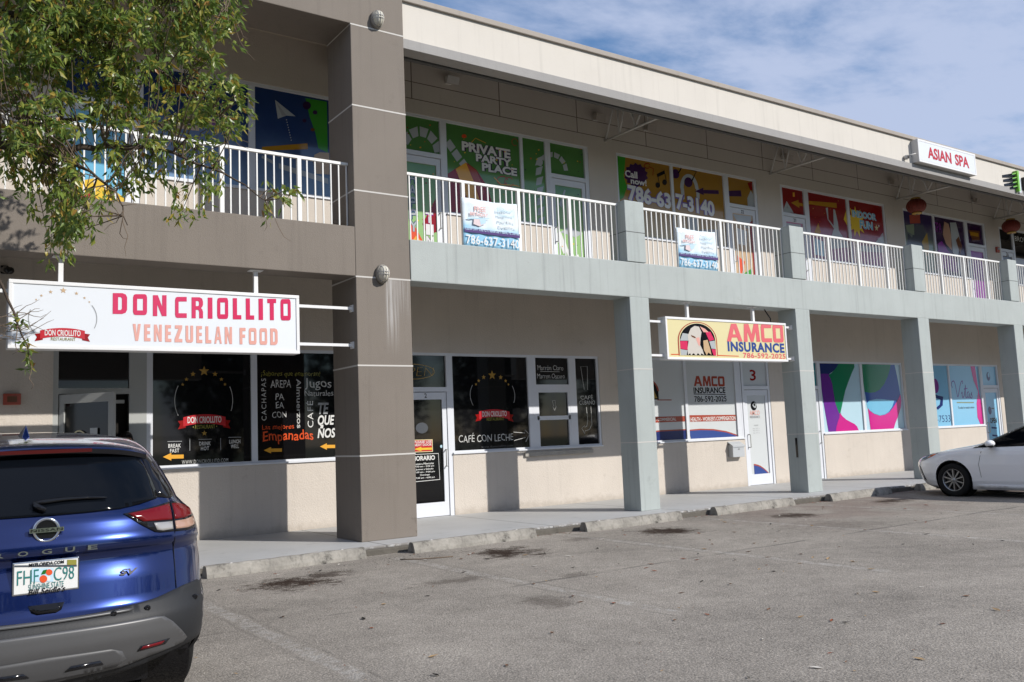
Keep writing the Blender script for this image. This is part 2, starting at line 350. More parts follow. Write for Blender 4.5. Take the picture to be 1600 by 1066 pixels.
# ------------------------------------------------------------------ ground
D = 2.54           # depth of the shop wall behind the column fronts
GZ = -.11          # asphalt level (the walk is z = 0)
def asphalt():
    m = base('worn asphalt', (.2, .19, .18), .95, .15); t = NT(m); b = t.n['Principled BSDF']
    P = t.new('TexCoord').outputs['Object']; S = t.new('SeparateXYZ'); t.l.new(P, S.inputs[0]); X, Y = S.outputs[0], S.outputs[1]
    warp = t.math('SUBTRACT', t.noise(P, 1.3, 5), .5)
    warp2 = t.math('SUBTRACT', t.noise(P, 5, 5, .7), .5)
    v1 = t.new('TexVoronoi'); v1.inputs['Scale'].default_value = 62; t.l.new(P, v1.inputs['Vector'])
    sp = t.noise(P, 70, 4, .85)
    broad = t.noise(P, .45, 5); mid = t.noise(P, 3.5, 6, .7)
    k = t.math('ADD', t.math('MULTIPLY', t.math('SUBTRACT', broad, .5), 1.1), t.math('MULTIPLY', t.math('SUBTRACT', mid, .5), .85))
    k = t.math('ADD', k, t.math('MULTIPLY', t.math('SUBTRACT', v1.outputs['Distance'], .35), .6))
    k = t.math('ADD', k, t.math('MULTIPLY', t.math('SUBTRACT', sp, .5), 2.6))
    k = t.math('ADD', k, t.mr(t.noise(P, 48, 2, .8), .62, .72, 0, .8))     # pale stones worn clean
    k = t.math('SUBTRACT', k, t.mr(t.noise(P, 26, 4, .9), .56, .70, 0, .75))  # dark pits
    c = t.new('VectorMath', operation='SCALE'); c.inputs[0].default_value = (.238, .216, .188); t.l.new(t.math('ADD', k, 1.02), c.inputs['Scale'])
    cc = c.outputs[0]
    # reddish dirt near the far stops
    red = t.math('MULTIPLY', t.mr(X, 9, 12.5), t.math('MULTIPLY', t.mr(Y, -4.2, -2.2), t.mr(t.noise(P, .9, 4), .4, .6)))
    cc = t.mix(t.math('MULTIPLY', red, .5), cc, (.15, .105, .09))
    # oil and leaf-mould stains in the stalls
    for (sx, sy, rx, ry, dk) in ((2.85, -2.02, .46, .50, 1.), (3.4, -1.75, .34, .26, .8), (5.85, -1.88, .46, .56, 1.), (8.8, -1.85, .46, .52, 1.), (11.6, -1.95, .42, .36, .9), (14.7, -1.75, .5, .35, .9), (4.2, -3.3, .5, .16, .5), (5.3, -4.0, .25, .16, .4), (4.15, -5.0, .22, .35, .45), (7.4, -1.5, .3, .2, .4), (10.75, -3.4, .8, .7, .3)):
        ddx = t.math('DIVIDE', t.math('SUBTRACT', X, sx), rx); ddy = t.math('DIVIDE', t.math('SUBTRACT', Y, sy), ry)
        d = t.math('MULTIPLY', t.math('SQRT', t.math('ADD', t.math('MULTIPLY', ddx, ddx), t.math('MULTIPLY', ddy, ddy))), .8)
        d = t.math('ADD', d, t.math('ADD', t.math('MULTIPLY', warp2, 2.4), t.math('MULTIPLY', t.math('SUBTRACT', sp, .5), 1.8)))
        cc = t.mix(t.math('MULTIPLY', t.mr(d, 1.05, .25), dk), cc, (.032, .020, .014))
    # paving seam running along the stalls and faint worn stall lines
    yy = t.math('ADD', t.math('ADD', Y, t.math('MULTIPLY', warp, .22)), 4.1)
    seam = t.math('MULTIPLY', t.mr(t.math('ABSOLUTE', yy), .05, .005), t.mr(t.noise(P, 1.1, 4), .38, .6))
    cc = t.mix(t.math('MULTIPLY', seam, .6), cc, (.06, .055, .05))
    for lx in (1.75, 4.62, 7.55, 10.48, 13.4, 16.3, 19.2):
        xx = t.math('ADD', t.math('SUBTRACT', X, lx), t.math('MULTIPLY', warp, .1))
        ln = t.math('MULTIPLY', t.mr(t.math('ABSOLUTE', xx), .085, .055), t.math('MULTIPLY', t.mr(Y, -6.4, -6.1), t.mr(Y, -.95, -1.2)))
        ln = t.math('MULTIPLY', ln, t.mr(t.noise(P, 14, 5, .7), .42, .62))
        cc = t.mix(t.math('MULTIPLY', ln, .42), cc, (.42, .41, .39))
        x3 = t.math('ABSOLUTE', t.math('SUBTRACT', t.math('ABSOLUTE', xx), .11))
        cc = t.mix(t.math('MULTIPLY', t.math('MULTIPLY', t.mr(x3, .03, .004), t.mr(Y, -7, -6.5)), t.mr(mid, .42, .6, 0, .35)), cc, (.07, .065, .06))
    t.l.new(cc, b.inputs['Base Color'])
    bp = t.new('Bump'); bp.inputs['Strength'].default_value = .55; bp.inputs['Distance'].default_value = .012
    t.l.new(t.math('ADD', sp, t.math('MULTIPLY', v1.outputs['Distance'], -.8)), bp.inputs['Height']); t.l.new(bp.outputs[0], b.inputs['Normal'])
    return m
g = MB(); g.add([(-300, -300, GZ), (300, -300, GZ), (300, 300, GZ), (-300, 300, GZ)], [(0, 1, 2, 3)], asphalt())
g.build('parking_lot', kind='structure')
g = MB(); g.add([(-300, -300, GZ+.02), (300, -300, GZ+.02), (300, -16, GZ+.02), (-300, -16, GZ+.02)], [(0, 1, 2, 3)], textured('added mown grass', (.045, .075, .02), .9, .2, .4, 2, 0, .2, 60, .3))  # unseen grass added behind the viewer to cut light bounced off the ground
g.build('added_lawn', kind='structure')
def sidewalk_mat():
    m = textured('grey painted sidewalk', (.41, .412, .408))
    t = NT(m); b = t.n['Principled BSDF']; src = b.inputs['Base Color'].links[0].from_socket
    P = t.new('TexCoord').outputs['Object']; S = t.new('SeparateXYZ'); t.l.new(P, S.inputs[0]); X, Y = S.outputs[0], S.outputs[1]
    worn = t.math('MULTIPLY', t.mr(t.noise(P, 6, 6, .7), .52, .66), t.mr(Y, .1, -.55, .12, 1.))
    cc = t.mix(worn, src, (.38, .36, .33))
    edge = t.math('MULTIPLY', t.mr(Y, -.53, -.6), t.mr(t.noise(P, 9, 5, .7), .35, .55))
    cc = t.mix(edge, cc, (.12, .105, .09))
    for lx in (-1, 1.9, 4.75, 7.6, 10.5, 13.4, 16.3, 19.2, 22.1):
        cc = t.mix(t.math('MULTIPLY', t.mr(t.math('ABSOLUTE', t.math('SUBTRACT', X, lx)), .018, .009), .8), cc, (.09, .085, .08))
    t.l.new(cc, b.inputs['Base Color'])
    return m
sw = MB(); sw.box(-6, 46, -.58, 2.8, -.5, 0, sidewalk_mat()); sw.build('sidewalk', kind='structure', bevel=.015)
st = MB(); st.box(-6, 46, -.66, -.59, -.4, -.025, textured('kerb edge', (.12, .11, .095), .95, .1, .4, 6, 0, .6, 40, .6, bump_scale=25)); st.build('kerb', kind='structure', bevel=.02)

# ------------------------------------------------------------------ the plaza building
B = thing('plaza_building', (12, 0, 0), 'two storey cream and grey green shopping plaza with balcony railings over ground floor shops', 'building')
XW0, XW1 = -4, 44
def wall_holes(mb, xs0, xs1, z0, z1, y, holes, mat, depth=.22):
    xb = sorted({xs0, xs1, *[h[0] for h in holes], *[h[1] for h in holes]}); zb = sorted({z0, z1, *[h[2] for h in holes], *[h[3] for h in holes]})
    inside = lambda x, z: any(h[0] < x < h[1] and h[2] < z < h[3] for h in holes)
    for i in range(len(xb)-1):
        for j in range(len(zb)-1):
            if not inside((xb[i]+xb[i+1])/2, (zb[j]+zb[j+1])/2):
                mb.add([(xb[i], y, zb[j]), (xb[i+1], y, zb[j]), (xb[i+1], y, zb[j+1]), (xb[i], y, zb[j+1])], [(0, 1, 2, 3)], mat)
    for i in range(len(xb)-1):        # reveals only where a hole meets wall
        for j in range(len(zb)-1):
            xm, zm = (xb[i]+xb[i+1])/2, (zb[j]+zb[j+1])/2
            if not inside(xm, zm): continue
            x, X, z, Z = xb[i], xb[i+1], zb[j], zb[j+1]
            if not inside(x-.005, zm): mb.add([(x, y, z), (x, y, Z), (x, y+depth, Z), (x, y+depth, z)], [(0, 1, 2, 3)], mat)
            if not inside(X+.005, zm): mb.add([(X, y, z), (X, y+depth, z), (X, y+depth, Z), (X, y, Z)], [(0, 1, 2, 3)], mat)
            if not inside(xm, Z+.005): mb.add([(x, y, Z), (X, y, Z), (X, y+depth, Z), (x, y+depth, Z)], [(0, 1, 2, 3)], mat)
            if not inside(xm, z-.005) and z > .02: mb.add([(x, y, z), (x, y+depth, z), (X, y+depth, z), (X, y, z)], [(0, 1, 2, 3)], mat)
SILL, TOP = 1.12, 2.99
FZ = 4.46                   # balcony floor
USILL, UTOP = 5.66, 7.53
g_holes = [(1.05, 2.33, 0, TOP), (2.33, 5.72, SILL, TOP), (6.62, 7.70, 0, TOP), (7.70, 11.31, SILL, TOP), (12.18, 15.70, SILL, TOP), (15.70, 16.72, 0, TOP), (17.70, 18.68, 0, TOP), (18.68, 22.42, SILL, TOP), (23.12, 26.62, SILL, TOP), (26.62, 27.66, 0, TOP)]
u_holes = [(1.05, 2.22, FZ, UTOP), (2.22, 5.72, USILL, UTOP), (6.72, 7.74, FZ, UTOP), (7.74, 10.22, USILL, UTOP), (10.22, 11.32, FZ, UTOP), (12.12, 15.62, USILL, UTOP), (15.62, 16.76, FZ, UTOP), (17.66, 18.76, FZ, UTOP), (18.76, 22.24, USILL, UTOP), (23.14, 26.56, USILL, UTOP), (26.56, 27.72, FZ, UTOP), (28.58, 29.52, FZ, UTOP), (29.52, 33.0, USILL, UTOP)]
w = MB(); wall_holes(w, XW0, XW1, 0, 4.30, D, g_holes, M['cream']); w.build('ground_floor_wall', B)
def upper_mat():
    m = textured('scored cream stucco', (.535, .485, .43), .9, .1, .10, 1.0, .05, .03, 80, .25, bump_scale=45); t = NT(m); b = t.n['Principled BSDF']
    src = b.inputs['Base Color'].links[0].from_socket
    P = t.new('TexCoord').outputs['Object']; S = t.new('SeparateXYZ'); t.l.new(P, S.inputs[0]); X, Z = S.outputs[0], S.outputs[2]
    a = t.math('MAXIMUM', t.mr(t.math('ABSOLUTE', t.math('SUBTRACT', Z, 7.81)), .011, .005), t.mr(t.math('ABSOLUTE', t.math('SUBTRACT', Z, 8.14)), .011, .005))
    xm = t.math('ABSOLUTE', t.math('SUBTRACT', t.math('FRACT', t.math('DIVIDE', t.math('ADD', X, 103.95), 2.0)), .5))
    vline = t.math('MULTIPLY', t.mr(xm, .007, .0035), t.mr(Z, 7.805, 7.815)); a = t.math('MULTIPLY', a, t.mr(X, -6.45, -6.4)); vline = t.math('MULTIPLY', vline, t.mr(X, -6.45, -6.4))
    t.l.new(t.mix(t.math('MAXIMUM', a, vline), src, (.15, .12, .10)), b.inputs['Base Color'])
    return m
w = MB(); wall_holes(w, XW0, XW1, FZ, 9.0, D, u_holes, upper_mat()); w.build('upper_floor_wall', B)
w = MB(); w.box(XW0+.01, XW1-.01, D+.23, D+.4, 0, 8.95, M['void']); w.box(XW0+.01, XW1-.01, D+.4, 16, 0, 8.95, M['cream']); w.build('back_volume', B)
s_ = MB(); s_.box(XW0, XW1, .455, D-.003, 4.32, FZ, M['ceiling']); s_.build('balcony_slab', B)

GA = [9.965, 14.585, 19.12, 23.66, 28.2, 32.75, 37.3, 41.85]   # left edges of the grey green columns
CW, CD = .465, .45
def ring(mb, x0, x1, y0, y1, z, h, mat, e=.003): mb.box(x0-e, x1+e, y0-e, y1, z-h/2, z+h/2, mat)
def chip_paint():
    m = textured('grey green beam paint', (.362, .392, .38), .7, .25, .18, 1.3, .2, .06, 70, .2); t = NT(m); b = t.n['Principled BSDF']
    src = b.inputs['Base Color'].links[0].from_socket; P = t.new('TexCoord').outputs['Object']
    ch = t.mr(t.noise(t.scaled(P, 1.2, 1, 2.5), 2.2, 8, .75), .62, .70)
    t.l.new(t.mix(t.math('MULTIPLY', ch, .7), src, (.24, .22, .18)), b.inputs['Base Color'])
    return m
CHIP = chip_paint()
for i, x in enumerate(GA):
    c = MB(); c.box(x, x+CW, 0, CD, 0, 3.80, M['green'])
    c.build('column', B, bevel=.012, label='square grey green column under the balcony' if i == 0 else None)
    for z in (1.2, 2.5): c = MB(); ring(c, x, x+CW, 0, CD+.003, z, .016, M['joint']); c.build('column_joint', B)
    c = MB(); c.box(x-.001, x+CW+.001, .001, CD, 4.45, 5.58, M['green']); c.build('parapet_post', B, bevel=.012)
    c = MB(); ring(c, x-.001, x+CW+.001, .001, CD+.003, 5.0, .012, M['dark joint'], .002); c.build('post_joint', B)
bm_ = MB(); bm_.box(5.555, XW1, .004, CD, 3.797, 4.44, CHIP); bm_.build('balcony_beam', B, bevel=.015)
# brown tower bay
def brown_mat():
    m = textured('taupe brown paint', (.185, .160, .136), .75, .25, .17, .9, .12, .10, 70, .3); t = NT(m); b = t.n['Principled BSDF']
    src = b.inputs['Base Color'].links[0].from_socket
    P = t.new('TexCoord').outputs['Object']; S = t.new('SeparateXYZ'); t.l.new(P, S.inputs[0]); X, Z = S.outputs[0], S.outputs[2]
    # pale water run below the lamp and along the joint
    run = t.math('MULTIPLY', t.math('MULTIPLY', t.mr(X, -6.90, -6.84), t.mr(X, -6.62, -6.76)), t.math('MULTIPLY', t.mr(Z, 2.6, 3.4), t.mr(Z, 3.84, 3.78)))
    run2 = t.math('MULTIPLY', t.mr(X, -6.75, -6.6), t.math('MULTIPLY', t.mr(Z, 3.1, 3.7), t.mr(Z, 3.84, 3.78)))
    st = t.mr(t.noise(t.scaled(P, 26, 26, .6), 1, 4, .6), .36, .62)
    f = t.math('MULTIPLY', t.math('MAXIMUM', run, t.math('MULTIPLY', run2, .45)), st)
    cc = t.mix(t.math('MULTIPLY', f, .75), src, (.46, .45, .44))
    scuff = t.math('MULTIPLY', t.math('MULTIPLY', t.mr(Z, .65, .1), t.mr(X, -6.8, -6.55)), t.mr(t.noise(P, 9, 6, .75), .54, .66))
    t.l.new(t.mix(t.math('MULTIPLY', scuff, .6), cc, (.07, .06, .05)), b.inputs['Base Color'])
    return m
BR = brown_mat()
for x0, x1 in ((4.65, 5.54), (-1.44, -.55)):
    c = MB(); c.box(x0, x1, .0, .877, 0, 7.655, BR); c.build('brown_column', B, bevel=.012, label='wide taupe brown column with pale joints')
    for z in (1.208, 2.505, 3.804, 5.093, 6.391, 7.649): c = MB(); ring(c, x0, x1, 0, .879, z, .022, M['joint']); c.build('column_joint', B)
c = MB(); c.box(-.55, 4.65, .004, .45, 3.81, 4.545, BR); c.build('balcony_beam', B, bevel=.012, label='taupe brown balcony beam above the hanging sign')
c = MB(); c.box(-1.44, 5.54, .0, .877, 7.656, 9.6, BR); c.build('tower_head', B, bevel=.012)
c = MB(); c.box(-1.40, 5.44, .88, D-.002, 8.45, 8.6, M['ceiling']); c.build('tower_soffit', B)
c = MB(); c.box(5.445, 5.538, .88, D-.002, 7.95, 9.58, BR); c.box(-1.40, 5.44, .88, 4, 9.4, 9.58, M['roof']); c.box(-1.43, -1.405, .88, 4, 8.4, 9.58, BR); c.build('tower_gap_cheek', B)  # unseen cheeks and roof added to close a gap that leaked sun
# roof line
c = MB(); c.box(5.545, XW1, .09, .30, 7.652, 8.265, M['fascia']); c.build('fascia', B)
c = MB(); c.box(5.545, XW1, .05, .32, 7.49, 7.649, M['trim']); c.build('fascia_trim', B, bevel=.006)
c = MB(); c.box(5.545, XW1, .04, .6, 8.268, 8.36, M['coping']); c.build('coping', B, bevel=.01)
c = MB(); c.add([(x, y, z+d) for d in (0, .12) for x in (5.545, XW1) for y, z in ((.305, 8.05), (D+.1, 8.86))], [(0, 2, 3, 1), (4, 5, 7, 6), (0, 1, 5, 4), (2, 6, 7, 3), (0, 4, 6, 2), (1, 3, 7, 5)], M['roof']); c.box(XW0, XW1, D+.1, 16, 9.0, 9.1, M['roof']); c.build('roof', B)
c = MB(); c.box(5.6, XW1, .34, .42, 7.47, 7.60, M['dark joint']); c.build('roof_edge_beam', B)
# open web roof trusses
for x in (11.82, 17.3, 22.83, 28.3, 33.8):
    t_ = MB(); r = .021
    zb = 7.74; zt = lambda y: 7.98+.347*(y-.3); pts = [(2.52, zb), (2.12, zt(2.12)), (2.06, zb), (1.80, zt(1.8)), (1.55, zb), (1.2, zt(1.2)), (.95, zb-.01)]
    t_.tube([(x, D, zb), (x, .50, zb-.02)], .027, M['steel'], 6); t_.tube([(x, D, zt(D)), (x, .32, zt(.32))], .02, M['steel'], 6)
    for a, b_ in zip(pts, pts[1:]): t_.tube([(x, a[0], a[1]), (x, b_[0], b_[1])], r, M['steel'], 6)
    for y in (2.09, 1.62, 1.2): t_.tube([(x+.02, y, zt(y)), (x+.02, y, zb)], .010, M['steel'], 6)
    t_.build('roof_truss', B)
# railings
def railing(x0, x1, zf, label):
    r = MB(); y = .22
    r.box(x0, x1, y-.022, y+.022, 5.515, 5.555, M['rail'])
    n = max(1, round((x1-x0)/1.125)); posts = []
    k = max(2, round((x1-x0)/.124)); every = 9
    for i in range(k+1):
        x = x0+.02+(x1-x0-.04)*i/k
        if i % every == 0 and 0 < i < k-2: r.box(x-.028, x+.028, y-.028, y+.028, zf-.01, 5.513, M['rail'])
        else: r.box(x-.009, x+.009, y-.009, y+.009, zf-.01, 5.513, M['rail'])
    r.build('railing', B, label=label)
railing(-.55, 4.65, 4.545, 'white railing of the brown bay')
edges = [5.54]+[e for x in GA for e in (x, x+CW)]
for i in range(0, len(edges)-1, 2): railing(edges[i]+.003, edges[i+1]-.003, 4.44, None)

# ------------------------------------------------------------------ windows and doors (all part of the building)
GY = D+.055
def window(x0, x1, z0, z1, xm, fills, label=None, frame='alu', bars=(), sill=True):
    """frame with mullions at xm (pairs left,right) and one pane per bay"""
    f = MB(); fm = M[frame]; y0, y1 = D+.015, D+.10; t = .05
    f.box(x0, x1, y0, y1, z1-t, z1, fm); f.box(x0, x1, y0, y1, z0, z0+t, fm)
    f.box(x0, x0+t, y0+.002, y1, z0+t, z1-t, fm); f.box(x1-t, x1, y0+.002, y1, z0+t, z1-t, fm)
    for a, b in xm: f.box(a, b, y0+.004, y1, z0+t, z1-t, fm)
    for a, b, za, zb in bars: f.box(a, b, y0+.006, y1, za, zb, fm)
    if sill: f.box(x0, x1, D-.03, y0-.001, z0-.012, z0+.018, fm)
    o = f.build('window', B, label=label)
    ed = [x0+t]+[e for p in xm for e in p]+[x1-t]
    for i, mt in enumerate(fills):
        p = MB(); p.box(ed[2*i], ed[2*i+1], GY, GY+.012, z0+t, z1-t, mt); p.build('pane', o)
    return o
def door(x0, x1, z0, ztop, leaf, pane, transom, handle='right', label=None, frame='alu', leafmat='alu', hz=None, swing=0, pw=.09):
    """door frame with transom; leaf = (left, right) edges; returns the frame and the glass openings"""
    fm = M[frame]; lm = M[leafmat]; hd = z0+2.27
    f = MB(); y0, y1 = D+.012, D+.11
    f.box(x0, x1, y0, y1, ztop-.05, ztop, fm); f.box(x0, leaf[0]-.01, y0, y1, z0, ztop-.05, fm); f.box(leaf[1]+.01, x1, y0, y1, z0, ztop-.05, fm)
    f.box(leaf[0]-.01, leaf[1]+.01, y0, y1, hd, hd+.085, fm)
    o = f.build('door', B, label=label)
    l = MB(); a, b = leaf; y0, y1 = D+.03, D+.075; z1 = hd-.012; zb = z0+.008
    l.box(a, a+pw, y0, y1, zb, z1, lm); l.box(b-pw, b, y0, y1, zb, z1, lm); l.box(a+pw, b-pw, y0, y1, z1-.13, z1, lm); l.box(a+pw, b-pw, y0, y1, zb, zb+.25, lm)
    lo = l.build('door_leaf', o)
    p = MB(); p.box(a+pw, b-pw, GY, GY+.012, zb+.25, z1-.13, pane)
    if swing: pass
    po = p.build('pane', o)
    tr = MB(); tr.box(a-.01, b+.01, GY, GY+.012, hd+.085, ztop-.05, transom); tr.build('transom_pane', o)
    if handle:
        h = MB(); x = b-pw*.5 if handle == 'right' else a+pw*.5; zc = z0+1.05; s = -1 if handle == 'right' else 1
        h.tube([(x, y0, zc+.15), (x, y0-.06, zc+.15), (x+s*.02, y0-.06, zc+.15), (x+s*.02, y0-.06, zc-.15), (x, y0-.06, zc-.15), (x, y0, zc-.15)], .012, M['alu grey'], 6)
        h.build('door_handle', o)
    return o, lo, po
def number(o, s, x, z, h=.085, c='ink'):
    a = Art(D+.03); a.unit(x-h*.3*len(s), x+h*.3*len(s), z-h/2, z+h/2); a.text(s, 0, 1, 0, 1, c, 1, off=.02); a.build('house_number', o)

# --- restaurant, left bay: open door and two black windows
def criollito_logo(a, cx, cy, r, s=1., dark=True):
    """ring of stars, thin arcs and a red ribbon, in sketch pixels (r = ring radius)"""
    for ang, q in ((90, .17), (64, .09), (116, .09), (46, .07), (134, .07), (33, .055), (147, .055)):
        a.star(cx+r*.80*math.cos(R(ang)), cy-r*.86*math.sin(R(ang)), r*q, 'gold' if dark else 'tan', 2)
    for a0, a1 in ((-20, 26), (152, 208)): a.arc(cx, cy, r*.92, r*.92, a0, a1, .008*s, 'chalk' if dark else 'grey', 2)
def ribbon(a, x0, x1, y0, y1, t2=True, c='red'):
    h = y1-y0; w = x1-x0; n = 12
    top = [(x0+w*i/n, y0+h*.22*(abs(2*i/n-1)**2)) for i in range(n+1)]; bot = [(x1-w*i/n, y0+h*.70+h*.22*(abs(2*i/n-1)**2)) for i in range(n+1)]
    for sx, e in ((x0, -1), (x1, 1)):
        a.P([(sx-e*w*.06, y0+h*.42), (sx+e*w*.12, y0+h*.50), (sx+e*w*.07, y0+h*.78), (sx+e*w*.12, y0+h*1.12), (sx-e*w*.06, y0+h*1.0)], 'deep red', 2)
    a.P(top+bot, c, 3)
    a.text('DON CRIOLLITO', x0+w*.10, x1-w*.10, y0+h*.17, y0+h*.66, 'white', 4, off=.02)
o, lo, po = door(1.05, 2.33, 0, TOP, (1.13, 2.07), M['dark glass'], M['black'], None, 'grey glass door standing open beside the black windows', 'alu grey', 'alu grey')
hinge = Vector((1.13-ORIGIN[B.name][0], D+.03, 0))
rotm = Matrix.Translation(hinge) @ Matrix.Rotation(R(-50), 4, 'Z') @ Matrix.Translation(-hinge)
for q in (lo, po):
    q.data.transform(rotm)
n_ = Art(D+.03); n_.unit(1.56, 1.60, 2.155, 2.215); n_.text('1', 0, 1, 0, 1, 'ink', 1, off=.02); n_.unit(0, 1, 0, 1)
n_.map(0, 1, 0, 0, 1, 1, 1.24, 1.94, 1.2, 2.0)
n_.step = .001
n_.rect(.62, .80, .30, .46, 'frost', 1); n_.rect(.62, .80, .44, .58, 'teal', 2); n_.arc(.35, .62, .22, .28, 20, 160, .018, 'sand', 2); n_.arc(.35, .66, .15, .2, 20, 160, .014, 'sand', 2)
no = n_.build('door_sticker', o); no.data.transform(rotm)
vb = MB(); vb.box(1.12, 2.09, D+.2, D+.228, .0, 2.26, M['void']); vb.build('doorway_dark_panel', o)  # flat near-black panel paints the unlit room behind the open door
cl = MB(); cl.box(1.86, 2.02, D+.04, D+.09, 2.13, 2.18, M['alu grey']); cl.build('door_closer', o)

wo1 = window(2.33, 5.72, SILL, TOP, [(3.94, 4.04)], [M['black'], M['black']], 'wide black vinyl window with restaurant lettering', bars=[(2.38, 2.42, SILL+.05, TOP-.05)])
a = Art(GY-.001)
a.map(125, 857, 95, 105, 880, 862, 2.42, 3.94, 1.17, 2.94)
criollito_logo(a, 500, 440, 235); ribbon(a, 345, 660, 535, 625)
a.text('• RESTAURANT •', 415, 595, 607, 634, 'olive', 4, off=.01); a.star(500, 665, 22, 'gold', 2)
for (s1, s2, x0, x1, yy) in (('BREAK', 'FAST', 238, 328, 733), ('DRINK', 'HOT', 462, 547, 722), ('LUNCH', 'WELL', 688, 773, 712)):
    a.rect(x0-6, x1+8, yy-18, yy-14, 'grey', 2); a.text(s1, x0, x1, yy, yy+26, 'white', 2, off=.02, space=1.15); a.text(s2, x0+12, x1-12, yy+33, yy+59, 'white', 2, off=.02, space=1.15)
for x in (393, 622): a.rect(x-2, x+2, 700, 782, 'grey', 2)
a.arrow(200, 348, 820, 26, 'orange', 2); a.text('WWW.DONCRIOLLITO.COM', 335, 678, 842, 868, 'chalk', 2, space=1.2)
a.map(5, 845, 0, 0, 1066, 1040, 4.05, 5.34, 1.16, 2.95)
a.text('¡Sabores que enamoran!', 50, 715, 185, 250, 'olive', 2, off=-.008, shear=.1, wob=.06)
a.text('CACHAPAS', 50, 102, 262, 672, 'chalk', 2, rot=90, off=0, space=1.25, wob=.05)
a.text('AREPA', 152, 380, 275, 350, 'chalk', 2, off=.0, wob=.05)
a.text('PA', 205, 300, 408, 470, 'chalk', 2, wob=.06); a.text('EA', 208, 298, 490, 552, 'chalk', 2, wob=.06); a.text('CON', 165, 322, 585, 645, 'chalk', 2, wob=.05)
a.text('Almuerzos', 440, 492, 262, 748, 'chalk', 2, rot=-90, wob=.04, off=.01)
a.text('Jugos', 535, 850, 258, 372, 'chalk', 2, wob=.05); a.text('Naturales', 532, 868, 375, 430, 'chalk', 2, wob=.05)
a.text('CAFÉ', 545, 628, 480, 742, 'white', 2, rot=90, space=1.15, wob=.04)
a.text('TE', 684, 812, 497, 610, 'grey', 2, off=.03, shear=.2); a.text('QUE', 680, 876, 620, 735, 'white', 2, off=.03, shear=.2); a.text('ÑOS', 674, 886, 728, 845, 'white', 2, off=.03, shear=.2)
a.text('Las mejores', 55, 405, 710, 772, 'orange red', 2, wob=.06, off=.0); a.text('Empanadas', 60, 625, 770, 895, 'orange red', 2, wob=.05, off=.01)
a.arrow(68, 268, 960, 32, 'orange', 2); a.arrow(700, 900, 930, 32, 'orange', 2)
a.build('window_lettering', wo1)

# --- middle bay: black door, logo window and serving hatch
o, lo, po = door(6.62, 7.70, 0, TOP, (6.70, 7.60), M['black'], M['dark glass'], 'right', 'white framed door with black glass and opening hours')
number(o, '2', 7.17, 2.20)
a = Art(GY-.001)
a.map(40, 300, 35, 35, 985, 975, 6.79, 7.51, .26, 2.12)
a.ell(147, 293, 46, 50, 'slate', 2)
a.rect(76, 224, 400, 515, 'sand', 2); a.rect(81, 219, 406, 509, 'red', 3); a.text('PLEASE USE', 85, 216, 410, 432, 'white', 4, off=.02); a.text('NEXT DOOR', 85, 216, 437, 459, 'white', 4, off=.02); a.arrow(84, 218, 486, 20, 'yellow', 4)
a.line([(48, 535), (265, 532), (270, 772), (52, 785)], .012, 'white', 2, True)
a.text('HORARIO', 70, 238, 548, 592, 'white', 2, off=.03)
for s_t, y, x0, x1 in (('Lunes a Miercoles', 612, 84, 228), ('7:00 am - 3:00 pm', 638, 86, 230), ('Jueves a Sabado', 664, 92, 224), ('7:00 am - 9:00 pm', 690, 84, 234), ('Domingo', 716, 124, 196), ('7:00 am - 4:00 pm', 742, 90, 232)): a.text(s_t, x0, x1, y, y+18, 'white', 2, off=.015)
a.ell(290, 468, 10, 14, 'pale blue', 2)
a.map(20, 300, 190, 190, 455, 455, 6.69, 7.61, 2.355, 2.94)
a.text('OPEN', -12, 228, 290, 362, 'gold', 2, off=-.03, shear=.15); a.arc(92, 325, 140, 62, 0, 360, .012, 'gold', 2, 32)
a.build('door_lettering', o)
wo2 = window(7.70, 11.31, SILL, TOP, [(9.48, 9.68), (10.52, 10.70)], [M['black'], M['black'], M['black']], 'black window with serving hatch and chalk lettering', bars=[(9.68, 10.52, 2.24, 2.40), (9.68, 10.52, 1.69, 1.77), (9.68, 9.73, 1.17, 2.24), (10.47, 10.52, 1.17, 2.24)])
a = Art(GY-.001)
a.map(88, 503, 100, 105, 643, 620, 7.76, 9.48, 1.17, 2.94)
criollito_logo(a, 305, 325, 135, .9); ribbon(a, 225, 395, 405, 468)
a.text('RESTAURANT', 265, 362, 452, 470, 'olive', 5, off=.01)
a.text('CAFÉ CON LECHE', 112, 410, 540, 590, 'chalk', 2, off=-.003, wob=.05)
a.line([(412, 535), (478, 540), (480, 522), (504, 548), (482, 590), (480, 566), (414, 584)], .010, 'chalk', 2)
a.text('www.doncriollito.com', 232, 408, 610, 622, 'dim', 2)
a.map(538, 738, 105, 105, 610, 605, 9.70, 10.50, 1.18, 2.94)
a.text('Marrón Claro', 552, 715, 148, 176, 'chalk', 2, off=-.004, wob=.04); a.text('Marron Oscuro', 548, 722, 196, 224, 'chalk', 2, off=-.004, wob=.04); a.line([(568, 184), (690, 184)], .008, 'chalk', 2)
a.line([(636, 352), (654, 350), (652, 384), (660, 382), (648, 408), (636, 386), (642, 384)], .008, 'chalk', 2, True)
a.map(773, 893, 108, 108, 605, 603, 10.72, 11.26, 1.17, 2.94)
a.line([(820, 290), (806, 155), (845, 153), (840, 290)], .009, 'chalk', 2)
a.text('CAFÉ', 796, 870, 318, 346, 'chalk', 2, off=-.003, wob=.04); a.text('CUBANO', 788, 880, 352, 376, 'chalk', 2, off=-.003, wob=.04)
a.line([(828, 390), (832, 470), (826, 500), (812, 508), (812, 498), (794, 512), (812, 545), (814, 528), (840, 520), (856, 490), (855, 385)], .009, 'chalk', 2)
a.build('window_lettering', wo2)
